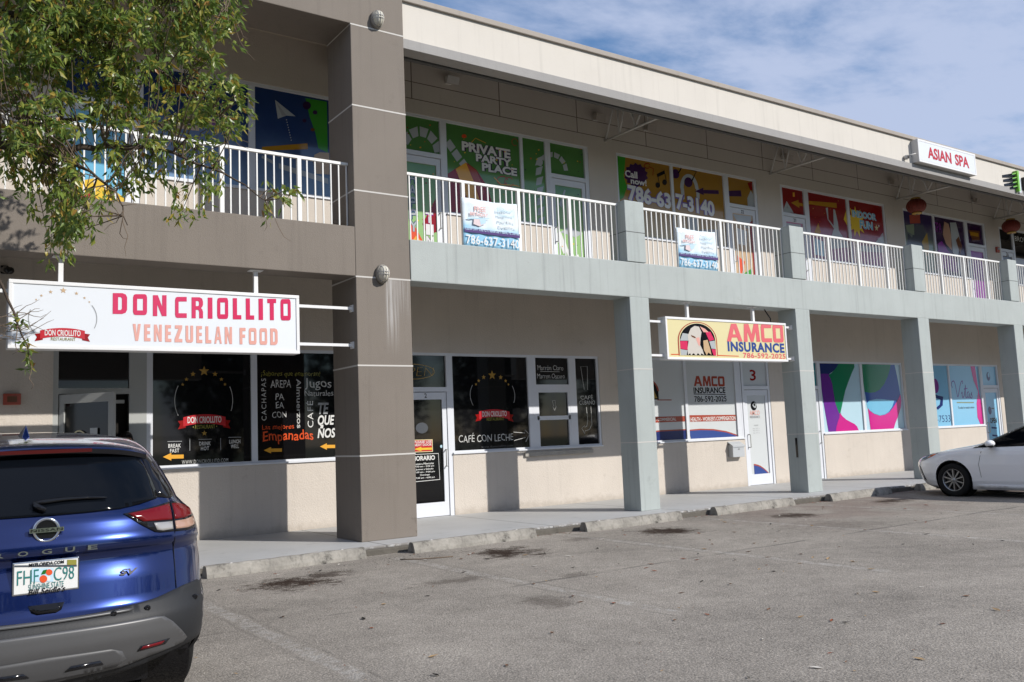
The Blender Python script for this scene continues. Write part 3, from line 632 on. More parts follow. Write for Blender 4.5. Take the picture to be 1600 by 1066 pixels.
b_ = MB(); b_.box(9.30, 11.02, D-.05, D+.005, .985, 1.075, M['kerb']); b_.build('broken_ledge', B, bevel=.012, label='broken stub of a serving ledge below the hatch')

# --- insurance office
wo3 = window(12.18, 15.70, SILL, TOP, [(13.82, 13.90), (15.50, 15.65)], [ink('frost pane'), ink('frost pane')], 'frosted insurance office window with red band and blue curve')
a = Art(GY-.001)
a.map(50, 455, 20, 20, 690, 655, 13.90, 15.50, 1.17, 2.94)
def amco(a, x0, x1, y):
    a.text('AMCO', x0, x1, y, y+88, 'rust', 2, off=.02)
    a.text('INSURANCE', x0-2, x1+4, y+95, y+145, 'ink', 2, off=.015); a.rect(x0, x1+6, y+152, y+157, 'ink', 2)
    a.text('786-592-2025', x0, x1+10, y+167, y+212, 'ink', 2, off=.0)
a.map(388, 610, 335, 335, 680, 668, 13.90, 15.50, 1.17, 2.94)
for ch, xa, xb in (('A', 424, 462), ('M', 465, 502), ('C', 505, 532), ('O', 535, 566)): a.fat(ch, xa, xb, 402, 447, 'rust')
a.text('INSURANCE', 421, 567, 452, 478, 'ink', 2, off=.02); a.rect(421, 567, 481, 484, 'ink', 2); a.text('786-592-2025', 422, 570, 490, 516, 'ink', 2, off=.01)
a.P([(396, 576), (610, 572), (612, 598), (397, 605)], 'rust', 2); a.text("HEALTH - WORKER'S COMPENSATION", 400, 607, 581, 599, 'white', 3, off=.015)
a.P([(388, 640), (440, 635), (500, 636), (560, 645), (618, 663), (618, 666), (396, 678)], 'rust', 2)
a.P([(390, 645), (440, 641), (500, 642), (560, 651), (617, 668), (396, 680)], 'blue', 3)
a.map(227, 380, 330, 330, 690, 683, 12.24, 13.82, 1.17, 2.94)
a.ell(248, 470, 58, 70, 'rust', 2, 0, 180); a.ell(248, 470, 53, 65, 'ink', 3, 0, 180)
a.P([(228, 506), (304, 506), (304, 468), (192, 468), (192, 506)], 'ink', 3); a.P([(240, 425), (262, 418), (278, 440), (290, 462), (300, 500), (240, 506)], 'mustard', 4); a.P([(238, 470), (262, 455), (270, 480), (262, 502), (238, 505)], 'white', 5)
a.rect(300, 342, 506, 510, 'rust', 2)
a.P([(227, 584), (382, 580), (383, 604), (227, 611)], 'rust', 2); a.text('AUTO - HOME - COMMERCIAL', 160+72, 352, 588, 602, 'white', 3, off=.015)
a.P([(227, 655), (300, 642), (382, 638), (384, 642), (384, 684), (227, 690)], 'rust', 2); a.P([(227, 662), (300, 648), (384, 643), (384, 683), (227, 689)], 'navy', 3)
a.build('window_lettering', wo3)
o, lo, po = door(15.72, 16.72, 0, TOP, (15.80, 16.64), ink('frost pane'), ink('frost pane'), 'left', 'frosted insurance office door numbered 3')
a = Art(GY-.001)
a.map(575, 780, 310, 308, 960, 940, 15.89, 16.55, .26, 2.12)
a.ell(655, 392, 34, 38, 'ink', 2); a.P([(640, 385), (668, 362), (690, 380), (672, 412), (650, 402)], 'frost', 3); a.P([(650, 380), (668, 372), (676, 388), (660, 396)], 'ink', 4)
a.text('AMCO', 605, 715, 430, 470, 'salmon', 2, off=.01); a.text('INSURANCE', 605, 715, 474, 494, 'grey', 2, off=.01)
a.text('HOURS', 645, 690, 548, 558, 'grey', 2)
for y in (575, 592, 612): a.text('Mon - Fri 9 - 5', 630, 700, y, y+8, 'grey', 2)
n = 14
a.P([(612, 960), (612, 872)]+[(612+160*i/n, 872+68*(i/n)**2) for i in range(1, n+1)]+[(780, 950)], 'rust', 2); a.P([(612, 960), (612, 884)]+[(612+155*i/n, 884+60*(i/n)**2) for i in range(1, n+1)]+[(775, 950)], 'blue', 3)
a.map(535, 750, 30, 30, 220, 215, 15.79, 16.65, 2.355, 2.94)
a.text('3', 607, 662, 90, 176, 'deep red', 2, off=.02)
a.build('door_lettering', o)

# --- clinic: coloured wave windows
door(17.70, 18.70, 0, TOP, (17.78, 18.60), M['dark glass'], ink('teal'), 'right', 'glass door beside the coloured wave window')
wo4 = window(18.70, 22.42, SILL, TOP, [(20.47, 20.57)], [ink('pale blue'), ink('pale blue')], 'window with purple, green and blue wave print')
a = Art(GY-.001)
a.map(117, 330, 318, 320, 663, 655, 18.75, 20.47, 1.17, 2.94)
a.P([(117, 318), (225, 319), (212, 338), (190, 358), (168, 372), (140, 385), (118, 390)], 'navy', 2)
a.P([(117, 372), (140, 370), (170, 372), (192, 400), (198, 470), (206, 540), (214, 575), (210, 592), (200, 630), (192, 662), (142, 664), (128, 520)], 'plum', 3)
a.P([(165, 378), (182, 366), (200, 348), (214, 332), (222, 319), (306, 320), (306, 336), (288, 368), (266, 412), (246, 456), (232, 500), (220, 540), (208, 578), (198, 552), (188, 515), (184, 470), (180, 420), (174, 395)], 'sea green', 4)
a.P([(208, 568), (222, 586), (240, 602), (262, 614), (282, 624), (294, 636), (302, 656), (180, 661), (184, 640), (194, 612), (204, 590)], 'magenta', 4)
a.map(318, 512, 320, 322, 655, 648, 20.57, 22.37, 1.17, 2.94)
a.P([(318, 320), (468, 322), (460, 350), (446, 385), (426, 422), (402, 450), (376, 464), (350, 467), (326, 462)], 'sea green', 2)
a.P([(465, 323), (488, 322), (496, 380), (502, 440), (505, 480), (488, 512), (465, 540), (440, 566), (415, 580), (390, 583), (362, 573), (342, 556), (333, 540), (326, 452), (352, 455), (376, 452), (396, 440), (420, 412), (440, 375), (452, 340)], 'royal', 1)
a.P([(330, 522), (345, 506), (380, 498), (420, 500), (470, 507), (456, 540), (438, 564), (415, 578), (390, 582), (362, 572), (342, 555), (333, 545)], 'cyan', 4)
a.P([(335, 545), (345, 560), (362, 574), (390, 584), (415, 580), (440, 566), (462, 541), (484, 510), (505, 474), (507, 510), (500, 545), (484, 585), (466, 622), (455, 650), (340, 655)], 'magenta', 5)
a.build('window_graphic', wo4)
# --- second clinic
wo5 = window(23.12, 26.62, SILL, TOP, [(24.80, 24.88)], [ink('sky'), ink('sky')], 'light blue window with pink swash and script lettering')
a = Art(GY-.001)
a.map(755, 922, 328, 328, 632, 625, 24.88, 26.57, 1.17, 2.94)
for st_ in ([(772, 440), (766, 425), (772, 408), (786, 404), (792, 425), (796, 465), (800, 494), (812, 460), (824, 420), (836, 402), (842, 408), (838, 420)], [(826, 470), (832, 458), (829, 480), (832, 494), (842, 480)], [(842, 480), (850, 455), (858, 415), (852, 460), (850, 486), (854, 494), (862, 482)], [(845, 446), (868, 442)], [(876, 462), (866, 460), (860, 478), (864, 493), (872, 486), (878, 462), (874, 484), (878, 494), (886, 480)], [(886, 480), (894, 458), (890, 470), (896, 484), (888, 494), (882, 488)]): a.stroke([(764+(q[0]-766)*.86, q[1]) for q in st_], .026, 'plum', 2)
a.ell(836, 446, 2.4, 3.4, 'plum', 2, n=8); a.text('Tu salud es nuestra mision', 790, 880, 534, 546, 'slate', 2, shear=.2); a.rect(785, 880, 512, 518, 'sage', 2)
a.P([(880, 328), (905, 328), (912, 430), (922, 520), (924, 625), (905, 625), (893, 590), (895, 520), (910, 460), (890, 400)], 'magenta', 2)
a.map(620, 745, 325, 325, 640, 634, 23.17, 24.80, 1.17, 2.94)
a.ell(692, 430, 14, 38, 'violet', 2); a.P([(684, 470), (700, 480), (720, 485), (715, 530), (695, 552), (684, 545), (704, 525), (708, 500), (684, 490)], 'navy', 3); a.text('868-7533', 648, 742, 582, 616, 'navy', 2, off=-.01)
a.build('window_lettering', wo5)
o, lo, po = door(26.62, 27.66, 0, TOP, (26.72, 27.58), ink('sky'), ink('sky'), 'left', 'light blue clinic door with opening hours')
a = Art(GY-.001); a.map(940, 1005, 465, 465, 690, 680, 26.81, 27.49, .26, 2.12)
a.text('OPEN', 957, 996, 556, 576, 'ink', 2, off=.03); a.ell(962, 530, 9, 15, 'navy', 2); a.rect(972, 988, 520, 524, 'slate', 2)
for y in (590, 618, 640): a.rect(962, 992, y, y+6, 'navy', 2)
a.map(917, 995, 335, 335, 430, 430, 26.73, 27.57, 2.355, 2.94); a.ell(955, 385, 10, 22, 'navy', 2); a.ell(957, 378, 5, 12, 'sky', 3)
a.build('door_lettering', o)
w_ = window(28.6, 33.0, SILL, TOP, [(30.8, 30.9)], [M['dark glass'], M['dark glass']])

# --- upper floor
HU = FZ
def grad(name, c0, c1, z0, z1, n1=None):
    """print colour blended with height; upper panes have low light and haze painted in"""
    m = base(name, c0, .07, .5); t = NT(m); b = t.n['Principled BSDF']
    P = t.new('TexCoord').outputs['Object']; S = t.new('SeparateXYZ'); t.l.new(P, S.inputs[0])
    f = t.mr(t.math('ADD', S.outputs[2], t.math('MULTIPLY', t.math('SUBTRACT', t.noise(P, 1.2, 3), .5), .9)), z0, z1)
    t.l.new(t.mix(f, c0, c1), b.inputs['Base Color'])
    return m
GRN = grad('party green print', (.26, .43, .16), (.07, .19, .05), 5.5, 7.0)  # paler foot: sunlight and glass haze painted into the green
BLU = grad('sky blue print', (.18, .28, .43), (.016, .04, .13), 5.4, 7.0)  # glass haze painted into the lower blue
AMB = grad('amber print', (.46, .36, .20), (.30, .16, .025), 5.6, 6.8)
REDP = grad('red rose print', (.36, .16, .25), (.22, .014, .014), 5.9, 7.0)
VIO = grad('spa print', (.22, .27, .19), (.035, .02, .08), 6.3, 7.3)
def confetti(a, n, x0, x1, y0, y1, seed):
    rnd = random.Random(seed)
    for _ in range(n):
        x, y = rnd.uniform(x0, x1), rnd.uniform(y0, y1); c = rnd.choice(['orange', 'deep red', 'purple', 'yellow', 'orange red']); s = rnd.uniform(4, 9)
        a.P([(x, y), (x+s, y-s*.3), (x+s*1.3, y+s*.5), (x+s*.3, y+s*.8)], c, 5)
# left bay
o, lo, po = door(1.05, 2.22, FZ, UTOP, (1.15, 2.10), ink('cyan'), BLU, 'right', 'upper door with blue, yellow and red print'); number(o, '19', 1.62, FZ+2.19)
a = Art(GY-.001); a.unit(1.24, 2.01, FZ+.27, FZ+2.12)
a.P([(0, 1), (0, .62), (.5, .55), (1, .7), (1, 1)], 'yellow', 2); a.P([(0, .8), (.35, .66), (.7, .82), (.7, 1), (0, 1)], 'red', 3); a.P([(.5, 1), (.75, .8), (1, .9), (1, 1)], 'orange', 4); a.build('door_graphic', o)
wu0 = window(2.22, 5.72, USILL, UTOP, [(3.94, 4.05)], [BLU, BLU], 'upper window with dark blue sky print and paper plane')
a = Art(GY-.001)
a.map(875, 1400, 165, 250, 940, 965, 4.05, 5.36, 5.71, 7.48)
a.P([(1020, 262), (1165, 380), (1100, 378), (1038, 405)], 'frost', 3); a.P([(1020, 262), (1100, 378), (1068, 380)], 'grey', 4)
for i in range(9): a.ell(1100+4*i, 410+19*i, 4, 5, 'frost', 3, n=8)
a.P([(925, 625), (1250, 578), (1252, 622), (925, 655)], 'amber', 3)
a.P([(1240, 240), (1400, 262), (1400, 640), (1330, 610), (1310, 500), (1270, 380)], 'green', 2)
a.P([(1300, 660), (1340, 640), (1410, 640), (1410, 800), (1310, 800), (1290, 720)], 'tan', 4); a.P([(1040, 740), (1400, 830), (1400, 870), (1040, 780)], 'frost', 4); a.ell(1250, 295, 30, 30, 'dark violet', 4); a.ell(1310, 345, 18, 16, 'purple', 4); a.ell(1230, 410, 14, 14, 'dark violet', 4); a.ell(1290, 475, 16, 12, 'brown', 4)
a.P([(925, 690), (1010, 730), (1000, 750), (920, 710)], 'frost', 4)
a.map(480-200, 830, 95, 150, 880, 905, 2.30, 3.94, 5.71, 7.48)
for x, ww in ((370, 60), (440, 60), (500, 100)): a.P([(x, 215), (x+ww, 200), (x+ww+5, 265), (x, 270)], 'amber', 3)
for i in range(4): a.bubble('B', 490+62*i, 545+62*i, 418, 490, 'tan', 'violet', 3)
a.rect(300, 560, 495, 530, 'tan', 3)
a.build('window_graphic', wu0)
# party place
o, lo, po = door(6.72, 7.74, FZ, UTOP, (6.82, 7.64), GRN, GRN, 'right', 'upper door with green party print and stacked letters')
a = Art(GY-.001); a.map(62, 240, 375, 400, 880, 895, 6.91, 7.55, FZ+.27, FZ+2.12)
for i, ch in enumerate('HAPPY'): a.bubble(ch, 70, 125, 435+62*i, 492+62*i, 'frost', 'navy', 3)
for i, ch in enumerate('TIME'): a.bubble(ch, 168, 216, 640+62*i, 697+62*i, 'white', 'violet', 3)
a.P([(78, 820), (78, 700), (110, 720), (150, 790), (110, 830)], 'orange red', 2); a.P([(78, 800), (110, 760), (150, 800), (110, 830)], 'orange', 3); a.P([(150, 700), (240, 560), (240, 740), (180, 760)], 'deep red', 2); confetti(a, 14, 80, 225, 420, 860, 3)
a.map(55, 255, 120, 150, 300, 330, 6.82, 7.64, HU+2.36, 7.48)
n = 14
for k in range(5):
    a0, a1 = 150-30*k, 150-30*k-24; a.P([(155+r*1.0*math.cos(R(x)), 330-r*1.3*math.sin(R(x))) for r, x in ((75, a0), (115, a0), (115, a1), (75, a1))], 'frost', 2)
confetti(a, 6, 70, 240, 150, 300, 5); a.arc(62, 250, 16, 22, 0, 300, .02, 'ink', 4)
a.build('door_graphic', o)
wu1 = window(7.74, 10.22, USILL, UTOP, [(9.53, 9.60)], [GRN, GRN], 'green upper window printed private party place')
a = Art(GY-.001); a.map(332, 760, 165, 240, 715, 780, 7.80, 9.53, 5.71, 7.48)
for s_t, x0, x1, y0, y1, sl in (('PRIVATE', 418, 706, 298, 360, -.02), ('PARTY', 497, 710, 368, 418, -.02), ('PLACE', 530, 742, 424, 478, -.02)): a.bubble(s_t, x0, x1, y0, y1, 'white', 'purple', 4, off=.045, grow=.07)
a.P([(335, 480), (440, 405), (500, 455), (560, 560), (600, 730), (420, 725), (340, 715)], 'deep red', 2); a.P([(380, 450), (440, 408), (480, 520), (530, 725), (470, 725)], 'orange', 3); a.P([(440, 410), (500, 460), (540, 590), (520, 640)], 'rust', 4)
for (x, y) in ((350, 300), (385, 360), (425, 420)): a.P([(x-25, y-5), (x+5, y-35), (x+35, y+15), (x+5, y+45)], 'frost', 2)
a.arc(650, 520, 32, 26, 0, 330, .02, 'rust', 3); a.arc(690, 530, 26, 30, 30, 340, .018, 'rust', 3); a.line([(600, 500), (640, 545), (720, 550), (755, 560)], .018, 'orange', 3)
a.ell(435, 245, 14, 12, 'orange red', 3); a.arc(735, 275, 18, 22, 0, 300, .014, 'rust', 3); a.line([(470, 290), (500, 255), (560, 285)], .012, 'orange', 3); confetti(a, 16, 350, 740, 260, 640, 9)
a.map(775, 918, 250, 278, 775, 790, 9.60, 10.17, 5.71, 7.48)
for k in range(7):
    y0 = 380+62*k; a.P([(862+3*k*0+(10 if k == 0 else 0), y0), (905, y0-12), (890 if k else 905, y0+38), (855, y0+46)], 'frost', 2)
confetti(a, 8, 785, 900, 290, 720, 12)
a.build('window_graphic', wu1)
o, lo, po = door(10.22, 11.32, FZ, UTOP, (10.31, 11.21), GRN, GRN, 'left', 'upper door with green print and white road curve')
a = Art(GY-.001); a.map(938, 1155, 285, 315, 460, 482, 10.30, 11.22, HU+2.36, 7.48)
for k in range(6):
    a0, a1 = 165-28*k, 165-28*k-22; a.P([(955+r*math.cos(R(x)), 445-r*1.1*math.sin(R(x))) for r, x in ((72, a0), (98, a0), (98, a1), (72, a1))], 'frost', 2)
confetti(a, 8, 960, 1140, 310, 460, 15)
a.map(975, 1155, 515, 540, 985, 1000, 10.40, 11.12, FZ+.27, FZ+2.12)
a.P([(1000, 620), (1040, 540), (1048, 545), (1015, 640)], 'frost', 2)
for k, (x, y) in enumerate(((985, 800), (1010, 850), (1050, 890), (1095, 925), (1135, 950))): a.P([(x-20, y-20), (x+18, y-34), (x+38, y+20), (x+4, y+38)], 'white', 2)
a.P([(1000, 770), (1060, 740), (1150, 780), (1100, 800)], 'frost', 2); confetti(a, 10, 985, 1140, 560, 960, 17)
a.build('door_graphic', o)
# call now
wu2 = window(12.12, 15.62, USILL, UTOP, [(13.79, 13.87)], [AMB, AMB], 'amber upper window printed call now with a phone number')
a = Art(GY-.001); a.map(115, 500, 105, 178, 690, 715, 12.17, 13.79, 5.71, 7.48)
a.P([(115, 105), (180, 118), (170, 200), (160, 260), (180, 340), (150, 420), (120, 440)], 'green', 2)
pts = []
for i in range(28): 
    rr = 88 if i % 2 else 74; pts.append((250+rr*math.cos(2*math.pi*i/28), 250-rr*1.05*math.sin(2*math.pi*i/28)))
a.P(pts, 'purple', 3); a.text('Call', 170, 258, 218, 270, 'white', 4, off=.03); a.text('now!', 208, 322, 276, 322, 'white', 4, off=.03)
a.bubble('786-63', 180, 500, 345, 470, 'white', 'lilac', 4, off=.04, grow=.06, slope=-.04)
for x in (405, 458): a.ell(x, 320-(x-405)*.4, 17, 20, 'ink', 3)
a.line([(420, 318), (408, 245)], .02, 'ink', 3); a.line([(474, 298), (462, 225)], .02, 'ink', 3); a.P([(402, 240), (462, 212), (466, 236), (406, 262)], 'ink', 4)
a.arc(335, 180, 22, 18, 20, 300, .02, 'deep red', 3); a.line([(345, 185), (380, 200), (372, 250)], .02, 'deep red', 3)
a.map(520, 870, 185, 240, 720, 765, 13.87, 15.46, 5.71, 7.48)
a.arc(640, 345, 55, 90, 0, 180, .11, 'frost', 2); a.P([(575, 340), (600, 345), (600, 420), (580, 430)], 'frost', 2); a.P([(690, 340), (715, 345), (710, 420), (688, 420)], 'frost', 2)
a.ell(545, 240, 28, 34, 'purple', 3); a.ell(635, 298, 30, 36, 'purple', 3); a.line([(565, 235), (595, 190), (700, 215), (660, 290)], .035, 'ink', 3)
a.P([(678, 362), (745, 335), (742, 352), (860, 352), (860, 380), (742, 378), (745, 390)], 'purple', 4)
a.bubble('7-3140', 532, 820, 405, 525, 'white', 'lilac', 4, off=.04, grow=.06, slope=-.04)
a.rect(610, 690, 540, 720, 'frost', 2); a.P([(700, 640), (860, 640), (860, 760), (720, 740)], 'frost', 2)
a.build('window_graphic', wu2)
o, lo, po = door(15.62, 16.76, FZ, UTOP, (15.74, 16.66), ink('tan'), AMB, 'left', 'upper door with patchwork print beside the amber window'); number(o, '22', 16.2, FZ+2.19)
a = Art(GY-.001); a.map(920, 1105, 258, 290, 430, 460, 15.75, 16.66, HU+2.36, 7.48)
a.P([(920, 350), (1015, 348), (1018, 388), (920, 385)], 'purple', 2); a.P([(1060, 400), (1090, 350), (1110, 380), (1110, 460), (1060, 450)], 'frost', 2); a.P([(1070, 300), (1105, 290), (1105, 350), (1085, 345)], 'deep red', 2)
a.map(960, 1105, 500, 515, 960, 975, 15.84, 16.57, FZ+.27, FZ+2.12)
a.P([(965, 505), (1100, 515), (1080, 600), (1000, 560)], 'frost', 2); a.P([(985, 590), (1060, 610), (1050, 700), (990, 690)], 'white', 2); a.P([(1080, 560), (1105, 540), (1105, 960), (1085, 960), (1090, 800)], 'deep red', 3); a.P([(1000, 880), (1080, 840), (1070, 960), (1000, 940)], 'green', 3); a.P([(975, 760), (1030, 800), (990, 900)], 'orange red', 3)
a.build('door_graphic', o)
# indoor fun
o, lo, po = door(17.66, 18.76, FZ, UTOP, (17.76, 18.62), ink('rose'), REDP, 'right', 'upper door with red arrow transom'); number(o, '21', 18.2, FZ+2.19)
a = Art(GY-.001); a.map(80, 320, 55, 100, 295, 325, 17.76, 18.62, HU+2.36, 7.48)
a.P([(185, 205), (270, 180), (272, 205), (322, 215), (322, 240), (274, 235), (275, 255)], 'amber', 2); a.P([(95, 265), (135, 190), (205, 300), (95, 300)], 'frost', 2); a.P([(125, 255), (142, 232), (150, 262)], 'grey', 3); a.rect(210, 232, 110, 150, 'orange', 2)
a.map(130, 318, 390, 410, 900, 930, 17.85, 18.53, FZ+.27, FZ+2.12); a.P([(135, 400), (300, 412), (290, 470), (150, 450)], 'frost', 2); a.P([(150, 600), (300, 640), (290, 800), (160, 760)], 'pale blue', 2)
a.build('door_graphic', o)
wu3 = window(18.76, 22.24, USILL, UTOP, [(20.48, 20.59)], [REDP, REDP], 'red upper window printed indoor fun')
a = Art(GY-.001); a.map(388, 790, 110, 185, 815, 865, 18.83, 20.48, 5.71, 7.48)
a.P([(390, 205), (690, 225), (690, 280), (392, 240)], 'amber', 2)
a.P([(570, 280), (592, 275), (590, 400), (640, 470), (650, 290), (668, 300), (690, 450), (690, 520), (740, 610), (600, 600), (640, 500), (580, 400)], 'frost', 3)
a.P([(430, 540), (480, 440), (500, 545), (470, 570)], 'amber', 2); a.P([(755, 400), (790, 300), (795, 480)], 'yellow', 2); a.P([(560, 620), (640, 600), (780, 640), (790, 700), (600, 720)], 'frost', 3); confetti(a, 14, 420, 770, 150, 560, 21)
a.P([(430, 600), (520, 640), (520, 800), (420, 780)], 'pale blue', 3)
a.map(808, 1180, 198, 255, 865, 915, 20.59, 22.18, 5.71, 7.48)
a.star(880, 430, 105, 'yellow', 2, 11, .55)
a.bubble('INDOOR', 842, 1108, 320, 398, 'cyan', 'white', 4, off=.02, grow=.05); a.bubble('FUN', 915, 1060, 418, 510, 'cyan', 'white', 4, off=.02, grow=.05)
a.star(1100, 492, 24, 'sand', 3); a.star(1128, 470, 10, 'white', 3); a.P([(1080, 640), (1170, 540), (1190, 700), (1100, 680)], 'frost', 3); a.arc(1050, 520, 130, 90, 290, 350, .02, 'rose', 3); a.P([(880, 680), (1170, 690), (1160, 760), (870, 740)], 'frost', 3)
a.build('window_graphic', wu3)
# spa
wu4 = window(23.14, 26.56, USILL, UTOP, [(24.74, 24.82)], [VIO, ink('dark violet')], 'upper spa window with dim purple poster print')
a = Art(GY-.001); a.map(105, 480, 95, 155, 570, 600, 23.2, 24.74, 5.9, 7.48)
a.rect(190, 325, 140, 215, 'rust', 3); a.P([(130, 400), (150, 300), (200, 340), (250, 240), (360, 230), (380, 330), (310, 450), (240, 430), (240, 490), (180, 480)], 'slate', 2); a.P([(320, 380), (400, 300), (410, 430), (370, 510)], 'mustard', 3); a.P([(130, 230), (240, 220), (230, 320), (150, 290)], 'sage', 2)
a.map(485, 860, 160, 215, 600, 640, 24.82, 26.44, 5.9, 7.48)
a.text('SPA', 492, 580, 215, 300, 'violet', 2, off=.0, shear=.1); a.P([(590, 320), (625, 210), (680, 230), (700, 330), (690, 460), (620, 400)], 'skin', 3); a.P([(510, 400), (570, 375), (660, 480), (740, 560), (740, 650), (520, 600)], 'violet', 2); a.P([(700, 220), (780, 220), (820, 380), (760, 520), (700, 480)], 'frost', 2); a.P([(755, 370), (800, 340), (830, 420), (800, 500)], 'brown', 4); a.text('Facial Spa', 528, 634, 520, 556, 'rose', 4, shear=.3); a.ell(790, 590, 50, 80, 'frost', 4)
a.build('window_graphic', wu4)
o, lo, po = door(26.56, 27.72, FZ, UTOP, (26.68, 27.62), ink('violet'), ink('dark violet'), 'left', 'upper spa door with purple glass')
a = Art(GY-.001); a.unit(26.7, 27.6, HU+2.36, 7.48); a.P([(.1, .35), (.85, .3), (.8, .75), (.3, .8)], 'brown', 2); a.rect(.2, .75, .42, .6, 'amber', 3); a.build('door_graphic', o)
o, lo, po = door(28.58, 29.52, FZ, UTOP, (28.66, 29.44), M['dark glass'], M['black'], 'right', 'upper salon door numbered 26'); number(o, '26', 29.05, FZ+2.19, .14)
wu5 = window(29.52, 33.0, USILL, UTOP, [(31.2, 31.3)], [M['black'], M['dark glass']], 'upper salon window with dark vinyl')
a = Art(GY-.001); a.unit(29.6, 31.2, 5.71, 7.48); a.text('BROWS', .06, .7, .08, .18, 'chalk', 2, off=.01); a.rect(0, 1, .5, 1, 'grey', 2); a.build('window_lettering', wu5)

# ------------------------------------------------------------------ signs, lamps, small fittings
def hanging_sign(name, x0, x1, z0, z1, y0, y1, face, posts, arms, label, bo=.045):
    o = thing(name, ((x0+x1)/2, (y0+y1)/2, z0), label, 'sign')
    f = MB(); fm = M['sign frame']
    f.box(x0, x1, y0, y1, z1-bo, z1, fm); f.box(x0, x1, y0, y1, z0, z0+bo, fm); f.box(x0, x0+bo, y0+.001, y1, z0+bo, z1-bo, fm); f.box(x1-bo, x1, y0+.001, y1, z0+bo, z1-bo, fm)
    f.box(x0+bo, x1-bo, y1-.02, y1-.004, z0+bo, z1-bo, fm)
    f.build('frame', o, bevel=.006)
    p = MB(); p.box(x0+bo, x1-bo, y0+.014, y1-.03, z0+bo, z1-bo, face); p.build('face_panel', o)
    ym = (y0+y1)/2
    for x, zt in posts:
        h = MB(); h.box(x-.027, x+.027, ym-.027, ym+.027, z1, zt-.008, M['sign frame']); h.box(x-.09, x+.09, ym-.07, ym+.07, zt-.008, zt, M['sign frame']); h.build('hanger_post', o)
    for xa, xb, z in arms:
        h = MB(); h.box(min(xa, xb), max(xa, xb), ym-.02, ym+.02, z-.02, z+.02, M['sign frame']); e = xb
        h.box(min(e, e-.02*(1 if xb > xa else -1)), max(e, e-.02*(1 if xb > xa else -1)), ym-.05, ym+.05, z-.05, z+.05, M['sign frame']); h.build('side_arm', o)
    return o
so = hanging_sign('restaurant_sign', .25, 3.80, 2.66, 3.48, .04, .27, M['sign white'], [(.81, 3.81), (3.22, 3.81)], [(3.80, 4.65, 3.35), (3.80, 4.65, 2.81), (.25, -.55, 3.35), (.25, -.55, 2.81)], 'long white hanging sign with pink and salmon restaurant lettering between brown columns')
a = Art(.053)
a.map(180, 1510, 120, 185, 1000, 1010, .295, 1.10, 2.71, 3.43)
a.map(13, 467, 437, 462, 547, 551, .25, 3.80, 2.66, 3.48)
for (px, py, r) in ((87, 454.5, 5), (69.5, 457, 3), (105.5, 459, 3), (57, 463, 2.3), (117, 466, 2.3), (50, 469.5, 1.8), (124, 472.5, 1.8)): a.star(px, py, r, 'tan', 2)
a.arc(86, 499, 49, 40, -22, 32, .009, 'grey', 2); a.arc(86, 499, 46, 40, 160, 215, .009, 'grey', 2)
ribbon(a, 56, 118, 514, 533, c='red')
a.text('RESTAURANT', 71, 105, 529, 534, 'olive', 5)
WID = {'I': .42, 'L': .78, 'T': .85, 'E': .8, 'F': .78}
a.seg(); a.fats('DON', 158, 240, 458, 462, 33, 'crimson', .42); a.seg(); a.fats('CRIOLLITO', 253.5, 451.5, 463.5, 467.5, 33, 'crimson', .42, WID)
a.seg(); a.fats('VENEZUELAN', 188, 347, 506.5, 510.5, 26.5, 'salmon', .42, WID); a.seg(); a.fats('FOOD', 360, 427, 511.5, 512.5, 25.5, 'salmon', .42, WID)
a.build('lettering', so)
so = hanging_sign('insurance_sign', 10.87, 14.31, 2.69, 3.49, .05, .26, ink('sand'), [(11.55, 3.797), (13.42, 3.797)], [(10.87, 10.43, 3.40), (10.87, 10.43, 2.77), (14.31, 14.585, 3.42), (14.31, 14.585, 2.76)], 'yellow hanging insurance sign with an eagle emblem between grey green columns')
p = MB(); p.tube([(14.02, .2, 3.485), (14.02, .2, 3.6), (13.93, .22, 3.72), (13.97, .3, 3.80)], .013, M['black'], 6); p.build('power_cable', so)
a = Art(.063)
a.map(75, 1500, 72, 150, 522, 560, 10.915, 14.265, 2.735, 3.445)
def arch(cx, w, y0, y1, n=18): return [(cx+w*math.cos(math.pi*i/n), y1-(y1-y0)*math.sin(math.pi*i/n)) for i in range(n+1)]
for ww, yt, cc, ly in ((225, 106, 'rust', 2), (213, 116, 'sand', 3)): a.P([(408-ww, 505)]+[(p[0], p[1]) for p in arch(408, ww, yt, 330)][::-1]+[(408+ww, 515)], cc, ly)
AP = [(p[0], p[1]) for p in arch(408, 203, 126, 330)][::-1]
a.P([(205, 500)]+AP+[(611, 510)], 'ink', 4)
a.P([(205, 330), (240, 240), (300, 250), (310, 330)], 'frost', 5); a.P([(205, 335), (290, 335), (285, 440), (205, 425)], 'crimson', 5); a.P([(205, 430), (285, 445), (270, 500), (205, 500)], 'frost', 5)
a.P([(500, 225), (560, 225), (600, 320), (540, 335)], 'crimson', 5); a.P([(540, 340), (605, 330), (611, 430), (560, 425)], 'frost', 5); a.P([(560, 430), (611, 435), (611, 510), (580, 505)], 'crimson', 5); a.P([(440, 160), (500, 190), (540, 230), (480, 230)], 'salmon', 5)
a.P([(335, 185), (380, 155), (430, 165), (455, 230), (440, 300), (430, 380), (455, 440), (470, 505), (440, 480), (425, 508), (400, 478), (375, 508), (350, 478), (320, 505), (310, 478), (285, 500), (285, 420), (300, 340), (295, 270)], 'bone', 6)
a.P([(330, 262), (375, 282), (388, 300), (370, 300), (340, 285)], 'brown', 7); a.P([(385, 300), (425, 290), (432, 345), (425, 400), (410, 380), (395, 340)], 'salmon', 7); a.P([(470, 330), (520, 320), (545, 430), (555, 500), (520, 470), (500, 505), (470, 440)], 'tan', 6)
